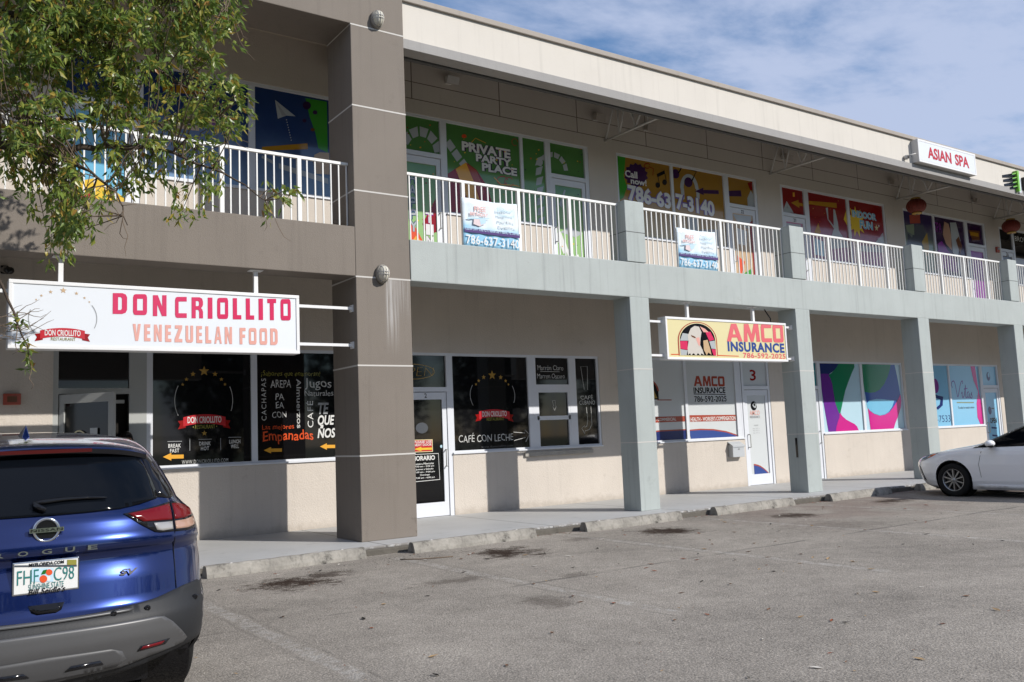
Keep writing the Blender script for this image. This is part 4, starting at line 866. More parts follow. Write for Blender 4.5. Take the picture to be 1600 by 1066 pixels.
a.rect(100, 190, 487, 497, 'orange red', 2); a.P([(620, 500), (885, 512), (885, 520), (620, 510)], 'orange red', 2)
a.seg()
for ch, xa, xb in (('A', 752, 945), ('M', 962, 1170), ('C', 1187, 1325), ('O', 1342, 1482)): a.fat(ch, xa, xb, 128+10*(xa-752)/700, 340+18*(xa-752)/700, 'pink')
a.seg(); a.text('INSURANCE', 757, 1482, 352, 470, 'blue', 2, off=.04, space=1.1); a.seg()
a.text('786-592-2025', 940, 1490, 482, 545, 'pink', 2, off=.02, space=1.1)
a.build('lettering', so)
# flat box sign on the fascia
x0, x1, z0, z1 = 19.64, 22.30, 7.675, 8.245
so = thing('spa_sign', ((x0+x1)/2, 0, z0), 'white box sign with red spa lettering on the roof fascia', 'sign')
p = MB(); p.box(x0, x1, -.085, .088, z0, z1, textured('sign cabinet', (.55, .53, .50), .6, .3, .1, 3, .1, 0, 50, 0)); p.build('cabinet', so, bevel=.008)
p = MB(); p.box(x0+.05, x1-.05, -.100, -.083, z0+.05, z1-.05, M['sign white']); p.box(x0-.003, x1+.003, -.103, -.084, z1-.045, z1+.003, M['sign frame']); p.box(x0-.003, x1+.003, -.103, -.084, z0-.003, z0+.045, M['sign frame']); p.box(x0-.003, x0+.045, -.102, -.084, z0+.045, z1-.045, M['sign frame']); p.box(x1-.045, x1+.003, -.102, -.084, z0+.045, z1-.045, M['sign frame']); p.build('face_panel', so)
a = Art(-.1025); a.unit(x0, x1, z0, z1); a.seg(); a.text('ASIAN', .15, .555, .24, .76, 'red', 1, off=.03); a.seg(); a.text('SPA', .62, .87, .24, .76, 'red', 1, off=.03); a.build('lettering', so)
for k in (0,):
    p = MB(); p.tube([(19.30, .09, 7.76), (19.30, -.05, 7.79), (19.45, -.13, 7.83)], .014, M['steel'], 6); p.lathe([(0, 0), (.05, .0), (.06, .06), (.045, .1)], (19.30, .08, 7.76), (0, -1, 0), M['steel'], 12); p.build('spot_lamp', so)
SX, SYo = -1.36, -.62
so = thing('channel_letter_sign', (24.84, .06, 7.55), 'green and black channel letter sign at the right end of the fascia', 'sign')
p = MB()
for k in range(4):
    z = 8.42-.12*k
    z -= .35; p.add([(25.38+.03*k, .70, z-.10), (25.95, .62, z+.02), (25.95, .62, z-.05), (25.38+.03*k, .70, z-.17), (25.38+.03*k, .705, z-.10), (25.95, .705, z+.02), (25.95, .705, z-.05), (25.38+.03*k, .705, z-.17)], [(0, 3, 2, 1), (4, 5, 6, 7), (0, 1, 5, 4), (3, 7, 6, 2), (0, 4, 7, 3), (1, 2, 6, 5)], M['black'])
p.v = [(q[0]+SX, q[1]+SYo, q[2]) for q in p.v]; p.build('stacked_pages', so)
p = MB(); p.box(25.97, 26.06, .58, .70, 7.57, 8.15, ink('lime'))
for k in range(4):
    z = 8.44-.12*k
    z -= .35; p.add([(25.72, .60, z-.06), (25.968, .60, z+.0), (25.968, .60, z-.03), (25.72, .60, z-.09)], [(0, 3, 2, 1)], ink('lime'))
p.v = [(q[0]+SX, q[1]+SYo, q[2]) for q in p.v]; p.build('green_spine', so)
p = MB(); p.box(26.09, 26.2, .62, .70, 7.55, 8.07, M['sign white']); p.v = [(q[0]+SX, q[1]+SYo, q[2]) for q in p.v]; p.build('white_page', so)
for i, ch in enumerate('LUX'):
    vs, fs = text_mesh(ch, 0, .05, 1); v = np.array(vs); lo, hi = v.min(0), v.max(0); v = (v-lo)/(hi-lo); xx = 26.45+.62*i
    p = MB(); n = len(v)
    p.add([(xx+.46*q[0], .60, 7.58+.46*q[1]) for q in v], fs, ink('lime'))
    p.add([(xx+.02+.42*q[0], .597, 7.60+.42*q[1]) for q in v], fs, M['black'])
    p.box(xx, xx+.46, .62, .705, 7.58, 8.04, M['black']); p.v = [(q[0]+SX, q[1]+SYo, q[2]) for q in p.v]; p.build('channel_letter', so)

# banners tied to the railing
def banner(x0, x1, z0, z1, nm, label, xt):
    o = thing('banner', ((x0+x1)/2, .17, z0), label, 'banner', 'party shop banners on the balcony railing')
    wash = grad('faded banner print', (.27, .50, .67), (.66, .73, .77), .16, .40)
    p = MB(); n, m_ = 18, 8; vs = []
    for j in range(m_+1):
        for i in range(n+1):
            u, v = i/n, j/m_; z = z0+(z1-z0)*v-(.05*math.sin(math.pi*u)*v*.3 if v > .9 else 0)
            vs.append((x0+(x1-x0)*u-(.03*(u-.5)*2*(v*v) if u > .9 else 0), .185-.012*math.sin(u*9)*v-.01*math.sin(u*23+v*4), z))
    fs = [(j*(n+1)+i, j*(n+1)+i+1, (j+1)*(n+1)+i+1, (j+1)*(n+1)+i) for j in range(m_) for i in range(n)]
    k = len(vs); vs2 = vs+[(q[0], q[1]+.003, q[2]) for q in vs]
    fs2 = fs+[tuple(k+q for q in f[::-1]) for f in fs]
    ed = [i for i in range(n+1)]+[j*(n+1)+n for j in range(1, m_+1)]+[m_*(n+1)+i for i in range(n-1, -1, -1)]+[j*(n+1) for j in range(m_-1, 0, -1)]
    fs2 += [(ed[i], k+ed[i], k+ed[(i+1) % len(ed)], ed[(i+1) % len(ed)]) for i in range(len(ed))]
    p.add(vs2, fs2, wash, True); p.build('sheet', o)
    a = Art(.158); a.map(75, 990, 95, 210, 880, 965, x0, x1, z0, z1)
    a.P([(88, 590), (990, 685), (990, 752), (88, 652)], 'banner plum', 1); a.text('12039 SW 132 CT, Suite 22 Miami, FL 33186', 98, 980, 612, 672, 'wash', 2, off=.01, slope=-.0)
    a.text('786-637-3140', 108, 975, 740, 880, 'white', 2, off=.01, space=1.05)
    a.text('FREE', 250, 440, 255, 335, 'pale pink', 2, off=.02); a.text('BIRTHDAY', 182, 470, 352, 405, 'pale pink', 2, off=.02); a.P([(130, 432), (240, 428), (500, 440), (470, 452), (140, 452)], 'pale blue', 1); a.P([(240, 450), (420, 455), (430, 520), (330, 570), (230, 530)], 'faint pink', 2); a.P([(330, 455), (440, 458), (420, 520), (350, 545)], 'wash', 3)
    for i, s_t in enumerate(('Indoor', 'Playground', 'Parties', 'Events')): a.text(s_t, 620+10*i, 880+18*i, 290+85*i, 345+85*i, 'pale blue' if i < 2 else 'white', 2, off=.0, shear=.15)
    a.build('lettering', o)
banner(6.62, 7.72, 4.46, 5.27, 0, 'faded blue phone number banner tied to railing right of the brown column', 0)
banner(11.44, 12.52, 4.47, 5.26, 1, 'faded blue phone number banner tied to railing above the insurance sign', 0)

# oval bulkhead lamps on the brown column
def bulkhead(x, z, label):
    o = thing('bulkhead_lamp', (x, 0, z), label, 'lamp', 'bulkhead lamps on the brown column')
    p = MB(); p.lathe([(0, .0), (.125, 0), (.125, .05), (.11, .07), (.0, .07)], (x, -.001, z), (0, -1, 0), textured('lamp casting', (.25, .23, .2), .6, .3, .2, 8, 0, .2, 50, .1), 28, True, (.85, 1.12) if False else (1.0, 1.0)); b_ = p.build('base', o)
    p = MB(); prof = [(.105, .06), (.10, .10), (.085, .135), (.06, .158), (.03, .168), (0, .17)]; p.lathe(prof, (x, 0, z), (0, -1, 0), textured('milky lamp glass', (.55, .52, .43), .35, .4, .2, 9, .2, .1, 50, 0), 28); g_ = p.build('glass', o)
    p = MB()
    for dx in (-.045, .0, .045): p.tube([(x+dx, -.17*math.sqrt(max(0, 1-(i/6*.112)**2/.0135-(dx/.13)**2))-.012 if True else 0, z+.112*i/6) for i in range(-6, 7)], .006, M['steel'], 5)
    for dz in (-.018, .018): p.tube([(x+.112*i/6, -.17*math.sqrt(max(0, 1-(i/6*.112)**2/.0135-(dz/.13)**2))-.012, z+dz) for i in range(-6, 7)], .006, M['steel'], 5)
    c_ = p.build('cage', o)
    for q in (b_, g_, c_): q.scale = (.82, 1, 1.15); 
    return o
bulkhead(5.08, 7.80, 'oval caged bulkhead lamp at the top of the brown column')
bulkhead(5.06, 3.86, 'oval caged bulkhead lamp level with the balcony beam on the brown column')
# ceiling flood and bell fittings on the upper wall
for i, (x, z, lb) in enumerate(((11.55, 8.2, 'small flood light under the roof edge above the green party door'), (7.85, 8.3, 'dim junction fitting under the roof edge above party window'), (13.05, 8.22, 'small pale box under the roof truss above the amber window'), (17.86, 8.25, 'small pale box beside the second roof truss'), (22.6, 8.2, 'flood light under the roof above the red window'), (27.1, 8.2, 'pale round fitting under the roof above the spa'))):
    o = thing('flood_light', (x, D, z), lb, 'lamp', 'fittings under the roof')
    p = MB(); p.box(x-.06, x+.06, D-.04, D, z-.06, z+.06, M['steel']); p.build('back_box', o, bevel=.008)
    p = MB(); p.add([(x-.11, D-.08, z-.05), (x+.11, D-.08, z-.05), (x+.11, D-.08, z+.06), (x-.11, D-.08, z+.06), (x-.13, D-.20, z-.12), (x+.13, D-.20, z-.12), (x+.13, D-.24, z+.02), (x-.13, D-.24, z+.02)], [(0, 1, 2, 3), (4, 7, 6, 5), (0, 4, 5, 1), (3, 2, 6, 7), (0, 3, 7, 4), (1, 5, 6, 2)], M['steel'] if i in (1,) else M['coping']); p.build('lamp_head', o)
    p = MB(); p.box(x-.02, x+.02, D-.09, D-.035, z-.02, z+.02, M['steel']); p.build('bracket', o)
# red lanterns
def lantern(x, y, zc, zt, label):
    o = thing('paper_lantern', (x, y, zc-.22), label, 'lantern', 'red lanterns hung from the trusses')
    red = textured('red lantern paper', (.14, .022, .014), .55, .3, .2, 6, 0, .15, 40, 0)
    p = MB(); n, m_ = 40, 12; vs = []
    for j in range(m_+1):
        t = math.pi*(.14+.72*j/m_)
        for k in range(n):
            rr = .26*math.sin(t)**.8*(1+(.035 if k % 2 else -.02)); vs.append((x+rr*math.cos(2*math.pi*k/n), y+rr*math.sin(2*math.pi*k/n), zc-.205*math.cos(t)))
    p.add(vs, [(j*n+k, j*n+(k+1) % n, (j+1)*n+(k+1) % n, (j+1)*n+k) for j in range(m_) for k in range(n)], red); p.build('paper_shade', o)
    for s in (-1, 1):
        p = MB(); p.lathe([(.0, 0), (.13, 0), (.14, .03), (.12, .05), (0, .05)], (x, y, zc+s*.185-(.05 if s < 0 else 0)), (0, 0, 1), ink('gold'), 20); p.build('gilt_rim', o)
    p = MB(); p.tube([(x, y, zc+.23), (x, y, zt)], .005, M['steel'], 5); p.build('cord', o)
lantern(22.85, 1.95, 7.41, 7.73, 'red paper lantern hanging below the white box sign')
lantern(28.32, 2.02, 7.40, 7.73, 'red paper lantern hanging near the right edge by the salon door')
# mailbox, alarms, camera, slot
o = thing('mailbox', (15.30, D, .70), 'small grey metal mailbox on the wall beside door 3', 'mailbox')
mm = textured('grey mailbox metal', (.42, .44, .46), .45, .4, .06, 4, .05, 0, 60, 0)
p = MB(); p.box(15.10, 15.50, D-.14, D-.001, .70, .98, mm); p.build('body', o, bevel=.01)
p = MB(); p.add([(15.09, D-.155, .93), (15.51, D-.155, .93), (15.51, D, 1.04), (15.09, D, 1.04), (15.09, D-.155, .965), (15.51, D-.155, .965), (15.51, D, 1.06), (15.09, D, 1.06)], [(0, 3, 2, 1), (4, 5, 6, 7), (0, 1, 5, 4), (3, 7, 6, 2), (0, 4, 7, 3), (1, 2, 6, 5)], mm); p.build('lid', o)
p = MB(); p.box(15.28, 15.33, D-.146, D-.139, .875, .892, M['dark joint']); p.build('lock', o)
o = thing('fire_alarm', (28.32, D, 6.68), 'red fire alarm strobe on the upper wall by the salon door', 'alarm')
p = MB(); p.box(28.24, 28.40, D-.06, D, 6.64, 6.82, ink('rust')); p.build('body', o, bevel=.01)
p = MB(); p.box(28.28, 28.36, D-.09, D-.058, 6.72, 6.79, ink('frost')); p.build('strobe', o, bevel=.008)
o = thing('alarm_box', (.55, D, 2.1), 'small brick red box on the wall left of the open door', 'alarm')
p = MB(); p.box(.42, .64, D-.07, D, 2.12, 2.28, ink('rust')); p.build('body', o, bevel=.01); p = MB(); p.box(.47, .59, D-.078, D-.069, 2.16, 2.24, ink('brown')); p.build('cover', o)
o = thing('security_camera', (.4, D, 4.0), 'black security camera on the wall above the restaurant sign', 'camera')
p = MB(); p.box(.36, .46, D-.03, D, 3.98, 4.1, M['black']); p.build('mount', o, bevel=.01)
p = MB(); p.tube([(.41, D-.03, 4.04), (.41, D-.12, 4.02)], .02, M['black'], 8); p.tube([(.40, D-.08, 4.03), (.46, D-.30, 3.98)], .05, M['black'], 12); p.build('body', o)
c = MB(); c.box(14.578, 14.584, .19, .24, .72, 1.12, M['black']); c.build('column_slot', B)

# wheel stops
stopm = textured('weathered wheel stop concrete', (.265, .25, .222), .95, .15, .7, 5, .5, .75, 30, .22, bump_scale=30)
def wheel_stop(x0, x1, y, rot, label):
    o = thing('wheel_stop', ((x0+x1)/2, y, GZ), label, 'wheel stop', 'concrete wheel stops along the walk')
    L = (x1-x0)/2; n = 26; rnd = random.Random(int(x0*10)); vs = []
    prof = [(-.095, 0), (-.088, .045), (-.055, .125), (-.03, .142), (.03, .142), (.055, .125), (.088, .045), (.095, 0)]
    for i in range(n+1):
        for q in prof: vs.append((-L+2*L*i/n, q[0]+rnd.uniform(-.002, .002), max(0, q[1]+(rnd.uniform(-.005, .002) if q[1] > .1 else 0))))
    k = len(prof); fs = [(i*k+j, (i+1)*k+j, (i+1)*k+j+1, i*k+j+1) for i in range(n) for j in range(k-1)]+[tuple(range(k))[::-1], tuple(n*k+j for j in range(k))]
    p = MB(); p.add(vs, fs, stopm); b_ = p.build('stop_block', o, local=True); o.rotation_euler.z = R(rot)
    p = MB()
    for s in (-.7, .7): p.lathe([(.022, 0), (.022, .147), (0, .147)], (s*L, 0, 0), (0, 0, 1), M['steel'], 8)
    p.build('anchor_pin', o, local=True)
for (x0, x1, y, r_, lb) in ((2.24, 4.32, -.80, 2.5, 'weathered concrete wheel stop nearest the blue suv'), (4.98, 7.08, -.80, 2.5, 'mottled concrete wheel stop in front of the brown column'), (8.0, 10.1, -.79, 1.2, 'concrete wheel stop in front of the first grey green column'), (10.95, 13.15, -.72, 2.0, 'concrete wheel stop below the insurance sign'), (14.15, 16.25, -.74, 2.0, 'concrete wheel stop just left of the white sedan'), (17.2, 19.3, -.8, 0, 'concrete wheel stop in front of the white sedan bumper')): wheel_stop(x0, x1, y, r_, lb)

# ------------------------------------------------------------------ vehicles
def shade_smooth(ob, angle=40):
    me = ob.data; bm = bmesh.new(); bm.from_mesh(me)
    for e in bm.edges:
        if len(e.link_faces) == 2 and e.calc_face_angle(0) > R(angle): e.smooth = False
    for f in bm.faces: f.smooth = True
    bm.to_mesh(me); bm.free()
class CarForm:
    """body as a stack of plan outlines: half width w(z), rear y r(z), front y f(z), corner depth"""
    def __init__(s, w, r, f, pr=2.6, lr=.65, pf=2.4, lf=.8):
        s.tw, s.tr, s.tf = zip(*w), zip(*r), zip(*f); s.tw, s.tr, s.tf = list(s.tw), list(s.tr), list(s.tf); s.pr, s.lr, s.pf, s.lf = pr, lr, pf, lf
    def w(s, z): return float(np.interp(z, *s.tw))
    def r(s, z): return float(np.interp(z, *s.tr))
    def f(s, z): return float(np.interp(z, *s.tf))
    def L(s, l, z): return l if not isinstance(l, list) else float(np.interp(z, *zip(*l)))
    def rear(s, x, z):
        u = min(abs(x)/s.w(z), .9999); return s.r(z)+s.L(s.lr, z)*(1-(1-u**s.pr)**(1/s.pr))
    def front(s, x, z):
        u = min(abs(x)/s.w(z), .9999); return s.f(z)-s.L(s.lf, z)*(1-(1-u**s.pf)**(1/s.pf))
    def side(s, y, z):
        """half width at station y, height z"""
        w = s.w(z); a = (y-s.r(z))/s.L(s.lr, z); b = (s.f(z)-y)/s.L(s.lf, z); u = 1.
        if a < 1: u = min(u, max(0, 1-(1-max(a, 0))**s.pr)**(1/s.pr))
        if b < 1: u = min(u, max(0, 1-(1-max(b, 0))**s.pf)**(1/s.pf))
        return w*u
    def shell(s, zs, mat, mb, nc=16, ny=16, bend=None):
        us = [math.sin(math.pi/2*i/nc) for i in range(nc+1)]; rows = []
        for z in zs:
            w = s.w(z); row = []
            for u in us: row.append((w*u, s.rear(w*u*.99995, z)))
            y0, y1 = s.r(z)+s.L(s.lr, z), s.f(z)-s.L(s.lf, z)
            if y1 < y0: y0 = y1 = (y0+y1)/2
            for i in range(1, ny): row.append((w, y0+(y1-y0)*i/ny))
            for u in us[::-1]: row.append((w*u, s.front(w*u*.99995, z)))
            rows.append(row+[(-x, y) for x, y in row[::-1][1:-1]])
        n = len(rows[0]); vs = [(x, y, z) for z, row in zip(zs, rows) for x, y in row]
        fs = [(j*n+i, j*n+(i+1) % n, (j+1)*n+(i+1) % n, (j+1)*n+i) for j in range(len(zs)-1) for i in range(n)]
        m = len(rows[0]); half = nc*2+ny+1
        # caps as strips between the two halves
        for j, flip in ((0, True), (len(zs)-1, False)):
            for i in range(half-1):
                a, b = i, i+1; c, d = (n-i-1) % n if i else 0, (n-i) % n
                q = [j*n+a, j*n+b, j*n+((n-b) % n), j*n+((n-a) % n)]
                q2 = []
                for t in q:
                    if t not in q2: q2.append(t)
                if len(q2) > 2: fs.append(tuple(q2 if not flip else q2[::-1]))
        mb.add(vs, fs, mat, True)
def patch(mb, poly, fn, out, mat, step=.04, eps=.004, thick=.01, smooth=True):
    """cover a region of a curved face: poly in face coordinates, fn gives the surface point, out the outward normal axis"""
    pts = []
    n = len(poly)
    for i in range(n):
        a, b = Vector(poly[i]), Vector(poly[(i+1) % n]); k = max(1, int((b-a).length/step))
        for j in range(k): pts.append(a+(b-a)*j/k)
    nb = len(pts); xs = [p.x for p in pts]; ys = [p.y for p in pts]
    x = min(xs)+step*.5
    while x < max(xs):
        y = min(ys)+step*.5
        while y < max(ys):
            q = Vector((x, y))
            if geometry.intersect_point_tri_2d is not None and min((q-p).length for p in pts[:nb]) > step*.35 and inpoly(q, pts[:nb]): pts.append(q)
            y += step
        x += step
    V, E_, F, *_ = geometry.delaunay_2d_cdt(pts, [(i, (i+1) % nb) for i in range(nb)], [], 1, 1e-6)
    out = Vector(out); A = [Vector(fn(v.x, v.y))+out*eps for v in V]; k = len(A)
    Bk = [a-out*thick for a in A]
    fs = []
    if F:
        f = F[0]; nn = (A[f[1]]-A[f[0]]).cross(A[f[2]]-A[f[0]]); flip = nn.dot(out) < 0
        for f in F: fs.append(tuple(f[::-1]) if flip else tuple(f))
    cnt = {}
    for f in fs:
        for i in range(len(f)):
            e = (f[i], f[(i+1) % len(f)]); cnt[e] = 1
    rim = [e for e in cnt if (e[1], e[0]) not in cnt]
    mb.add(A+Bk, fs, mat, smooth)
    mb.add([], [], mat)
    o = len(mb.v)-2*k; i = mb.mi(mat)
    for e in rim: mb.f.append((o+e[1], o+e[0], o+k+e[0], o+k+e[1])); mb.m.append(i); mb.sm.append(False)
    return mb
def inpoly(q, P):
    c = False; n = len(P)
    for i in range(n):
        a, b = P[i], P[(i+1) % n]
        if (a.y > q.y) != (b.y > q.y) and q.x < (b.x-a.x)*(q.y-a.y)/(b.y-a.y)+a.x: c = not c
    return c
def cut_wells(ob, wells, n=28):
    """open round wheel arches in both flanks: cut along the polygon of the arch, then drop what lies inside"""
    bm = bmesh.new(); bm.from_mesh(ob.data)
    for (y, z, r) in wells:
        near = lambda f: abs(f.calc_center_median().x) > .55 and (f.calc_center_median().y-y)**2+(f.calc_center_median().z-z)**2 < (r*1.45)**2
        for k in range(n):
            t = 2*math.pi*k/n; d = Vector((0, math.cos(t), math.sin(t)))
            if y*0+z+r*math.sin(t) < .1: continue
            fs = [f for f in bm.faces if near(f)]
            g = list({e for f in fs for e in f.edges})+list({v for f in fs for v in f.verts})+fs
            bmesh.ops.bisect_plane(bm, geom=g, dist=1e-5, plane_co=Vector((0, y, z))+d*r, plane_no=d)
        rr = r*.999
        kill = [f for f in bm.faces if abs(f.calc_center_median().x) > .55 and all((Vector((0, f.calc_center_median().y-y, f.calc_center_median().z-z))).dot(Vector((0, math.cos(2*math.pi*k/n), math.sin(2*math.pi*k/n)))) < rr for k in range(n))]
        bmesh.ops.delete(bm, geom=kill, context='FACES')
    bm.to_mesh(ob.data); bm.free()
TYRE = textured('tyre rubber', (.012, .012, .012), .85, .2, .3, 20, 0, 0, 60, .2)
RIM = base('alloy rim', (.32, .33, .34), .32, .5, .8)
def wheel(root, cx, cy, cz, side, R0, W, rr, spokes=5, pair=True):
    o = MB(); s = side
    prof = [(rr*.98, -W*.45), (rr*1.05, -W*.5), (R0*.9, -W*.5), (R0*.975, -W*.42), (R0, -W*.3), (R0, -W*.14), (R0-.008, -W*.13), (R0-.008, -W*.10), (R0, -W*.09), (R0, W*.09), (R0-.008, W*.10), (R0-.008, W*.13), (R0, W*.14), (R0, W*.3), (R0*.975, W*.42), (R0*.9, W*.5), (rr*1.05, W*.5), (rr*.98, W*.45)]
    o.lathe(prof, (cx, cy, cz), (1, 0, 0), TYRE, 40)
    wo = o.build('wheel', root, local=True)
    h = MB(); e = s*W*.5
    h.lathe([(rr, s*W*.45), (rr*.94, s*W*.46), (rr*.92, s*W*.28), (rr*.9, -s*W*.3)], (cx, cy, cz), (1, 0, 0), RIM, 36)
    h.lathe([(rr*.2, s*W*.40), (rr*.16, s*W*.46), (0, s*W*.46)], (cx, cy, cz), (1, 0, 0), RIM, 16)
    h.lathe([(0, s*W*.12), (rr*.9, s*W*.12)], (cx, cy, cz), (1, 0, 0), M['black'], 24)
    for k in range(spokes):
        for d in ((-.13, .13) if pair else (0,)):
            t = 2*math.pi*k/spokes+d+.3; t2 = 2*math.pi*k/spokes+d*1.7+.3
            a = Vector((cx+s*W*.42, cy+rr*.15*math.cos(t), cz+rr*.15*math.sin(t))); b = Vector((cx+s*W*.40, cy+rr*.93*math.cos(t2), cz+rr*.93*math.sin(t2)))
            tn = Vector((0, -math.sin(t), math.cos(t)))*rr*.045; dp = Vector((s*W*.12, 0, 0))
            h.add([a-tn, a+tn, b+tn*1.1, b-tn*1.1, a-tn-dp, a+tn-dp, b+tn-dp, b-tn-dp], [(0, 1, 2, 3), (0, 4, 5, 1), (1, 5, 6, 2), (3, 2, 6, 7), (0, 3, 7, 4)], RIM)
    h.build('rim', wo, local=True)
    return wo
def paint(name, c, flake=0., rough=.35):
    m = base(name, c, rough, .5, flake, 1., .04)
    return m

# --- blue suv, tail towards the camera
# ------------------------------------------------------------------ unseen trees added behind the viewer to dim fill and darken reflections
def added_trees():
    rnd = random.Random(3)
    lm = textured('added tree leaves', (.035, .06, .018), .6, .3, .4, .8, 0, 0, 3, 0); bk = textured('added tree bark', (.07, .055, .045), .9, .1, .4, 4, .2, 0, 30, 0)
    cv, cf = [], []
    for _ in range(5200):
        t = rnd.random()**.4; th = rnd.uniform(0, 6.283); ph = math.acos(rnd.uniform(-1, 1))
        lump = 1+.22*math.sin(3*th+1)*math.sin(2*ph)+.12*math.sin(7*th)
        c = Vector((3.9*t*lump*math.sin(ph)*math.cos(th), 2.9*t*lump*math.sin(ph)*math.sin(th), 5.0+4.4*t*lump*math.cos(ph)*.95)); 
        a = Vector((rnd.gauss(0, 1), rnd.gauss(0, 1), rnd.gauss(0, 1))).normalized(); b_ = a.orthogonal().normalized(); r = rnd.uniform(.12, .30); o = len(cv)
        cv += [tuple(c+a*r), tuple(c+b_*r*.5), tuple(c-a*r), tuple(c-b_*r*.5)]; cf.append((o, o+1, o+2, o+3))
    first = None
    for i in range(11):
        x = -34+9.0*i+rnd.uniform(-1, 1); y = -25.5+rnd.uniform(-1.5, 1.5)
        if first is None:
            r_ = thing('far_tree', (x, y, GZ), 'unseen leafy tree added behind the viewer to block low sky', 'tree', 'added trees behind the viewer')
            p = MB(); p.add(cv, cf, lm); c_ = p.build('crown', r_, local=True); p = MB(); p.tube([(0, 0, 0), (.1, 0, 2), (0, .1, 4.5)], [.24, .18, .1], bk, 10); t_ = p.build('trunk', r_, local=True); first = (r_, c_, t_)
        else:
            r_ = first[0].copy(); col.objects.link(r_); r_.location = (x, y, GZ); r_.rotation_euler.z = rnd.uniform(0, 6); r_.scale = [rnd.uniform(.85, 1.1)]*3
            for q in first[1:]: k = q.copy(); col.objects.link(k); k.parent = r_
added_trees()
SUV = thing('parked_suv', (-.11, -6.47, GZ), 'metallic blue suv parked nose in to the shops, seen from behind', 'suv')
BLUE = paint('metallic blue paint', (.005, .017, .098), .75, .22)
PLAS = textured('dark grey bumper plastic', (.016, .017, .019), .55, .35, .08, 8, 0, 0, 120, .05)
SILV = textured('satin silver trim', (.098, .098, .10), .42, .45, .05, 6, 0, 0, 80, 0, metal=.4)
BLKG = base('black gloss trim', (.006, .006, .008), .12, .5)
GLS = base('tinted car glass', (.003, .004, .006), .03, .16, 0, .0)
rz = [(.20, .20), (.28, .13), (.35, .07), (.42, .03), (.52, .0), (.60, .0), (.655, .015), (.68, .05), (.72, .065), (.76, .075), (.84, .095), (.90, .115), (.955, .13), (.985, .115), (1.0, .092), (1.03, .088), (1.06, .096), (1.10, .115), (1.16, .14), (1.20, .165), (1.25, .21), (1.35, .30), (1.45, .395), (1.50, .45), (1.54, .52), (1.58, .62), (1.605, .72), (1.63, .95), (1.655, 1.3), (1.675, 1.7), (1.69, 2.1)]
wz = [(.20, .80), (.28, .86), (.36, .895), (.48, .915), (.60, .92), (.90, .922), (1.02, .912), (1.10, .895), (1.16, .865), (1.20, .82), (1.24, .785), (1.30, .765), (1.40, .725), (1.50, .675), (1.55, .645), (1.58, .615), (1.605, .58), (1.63, .53), (1.655, .46), (1.675, .36), (1.69, .22)]
fz = [(.20, 4.45), (.35, 4.6), (.55, 4.65), (.75, 4.63), (.9, 4.55), (.98, 4.40), (1.02, 4.15), (1.06, 3.8), (1.10, 3.45), (1.15, 3.32), (1.25, 3.16), (1.35, 2.98), (1.45, 2.78), (1.55, 2.5), (1.605, 2.3), (1.63, 2.2), (1.655, 2.15), (1.675, 2.12), (1.69, 2.11)]
CF = CarForm(wz, rz, fz, 2.7, [(0, .62), (1.1, .62), (1.25, .48), (1.5, .4), (1.6, .3), (1.66, .25), (1.69, .0005)], 2.3, [(0, .9), (.9, .9), (1.0, .8), (1.1, .5), (1.5, .35), (1.6, .2), (1.69, .0005)])
zs = sorted(set([round(.44+.02*i, 3) for i in range(60)]+[.985, 1.0, 1.605, 1.63, 1.655, 1.675, 1.688]))
zs = [z for z in zs if z <= 1.689]
bd = MB(); CF.shell(zs, BLUE, bd, 18, 16); suv_body = bd.build('body', SUV, local=True, weld=True)
bm = bmesh.new(); bm.from_mesh(suv_body.data); bmesh.ops.recalc_face_normals(bm, faces=bm.faces); bm.to_mesh(suv_body.data); bm.free()
RW, RY, FYW = .36, 1.00, 3.71
cut_wells(suv_body, [(RY, .36, .40), (FYW, .36, .40)])
shade_smooth(suv_body, 50)
rf = lambda x, z: (x, CF.rear(x, z), z)
OUT = (0, -1, 0)
def mir(poly): return [(-x, z) for x, z in poly][::-1]
def rear_part(name, polys, mat, eps=.004, both=False, parent=None, label=None, thick=.012, step=.04):
    for p in polys+([mir(q) for q in polys] if both else []):
        m = MB(); patch(m, p, rf, OUT, mat, step, eps, thick); o = m.build(name, parent or SUV, local=True, label=label)
    return o
win = [(0, 1.198), (.20, 1.20), (.38, 1.205), (.50, 1.222), (.605, 1.245), (.615, 1.26), (.60, 1.34), (.575, 1.43), (.55, 1.505), (.3, 1.515), (0, 1.52)]
rw = rear_part('rear_window', [win+mir(win)[1:-1]], GLS, .005)
pil = [(.612, 1.25), (.70, 1.235), (.735, 1.25), (.70, 1.34), (.645, 1.46), (.60, 1.53), (.556, 1.51), (.582, 1.42), (.605, 1.33)]
rear_part('pillar_trim', [pil], BLKG, .003, True)
# spoiler with brake light
sp = MB(); n = 24; vs = []
for i in range(n+1):
    u = -1+2*i/n; x = .60*u; e = .10*abs(u)**4
    yb = CF.rear(x, 1.60)+.02; zt = 1.612-.035*u*u-.02*abs(u)**6
    ylip = .405+.05*u*u+e
    for q in ((yb+.10, zt+.012), (ylip+.10, zt-.022), (ylip+.015, zt-.042), (ylip, zt-.055), (ylip+.01, zt-.082), (ylip+.06, zt-.10), (yb-.03, zt-.095)): vs.append((x, q[0], q[1]))
k = 7; fs = [(i*k+j, (i+1)*k+j, (i+1)*k+(j+1) % k, i*k+(j+1) % k) for i in range(n) for j in range(k)]+[tuple(range(k)), tuple(n*k+j for j in range(k))[::-1]]
sp.add(vs, fs, BLUE, True)
bi = sp.mi(BLKG)
for q in range(n*k):
    if q % k in (3, 4, 5): sp.m[q] = bi  # lip and underside blackened: shade below the spoiler painted into the colour
spo = sp.build('spoiler', SUV, local=True); shade_smooth(spo, 38)
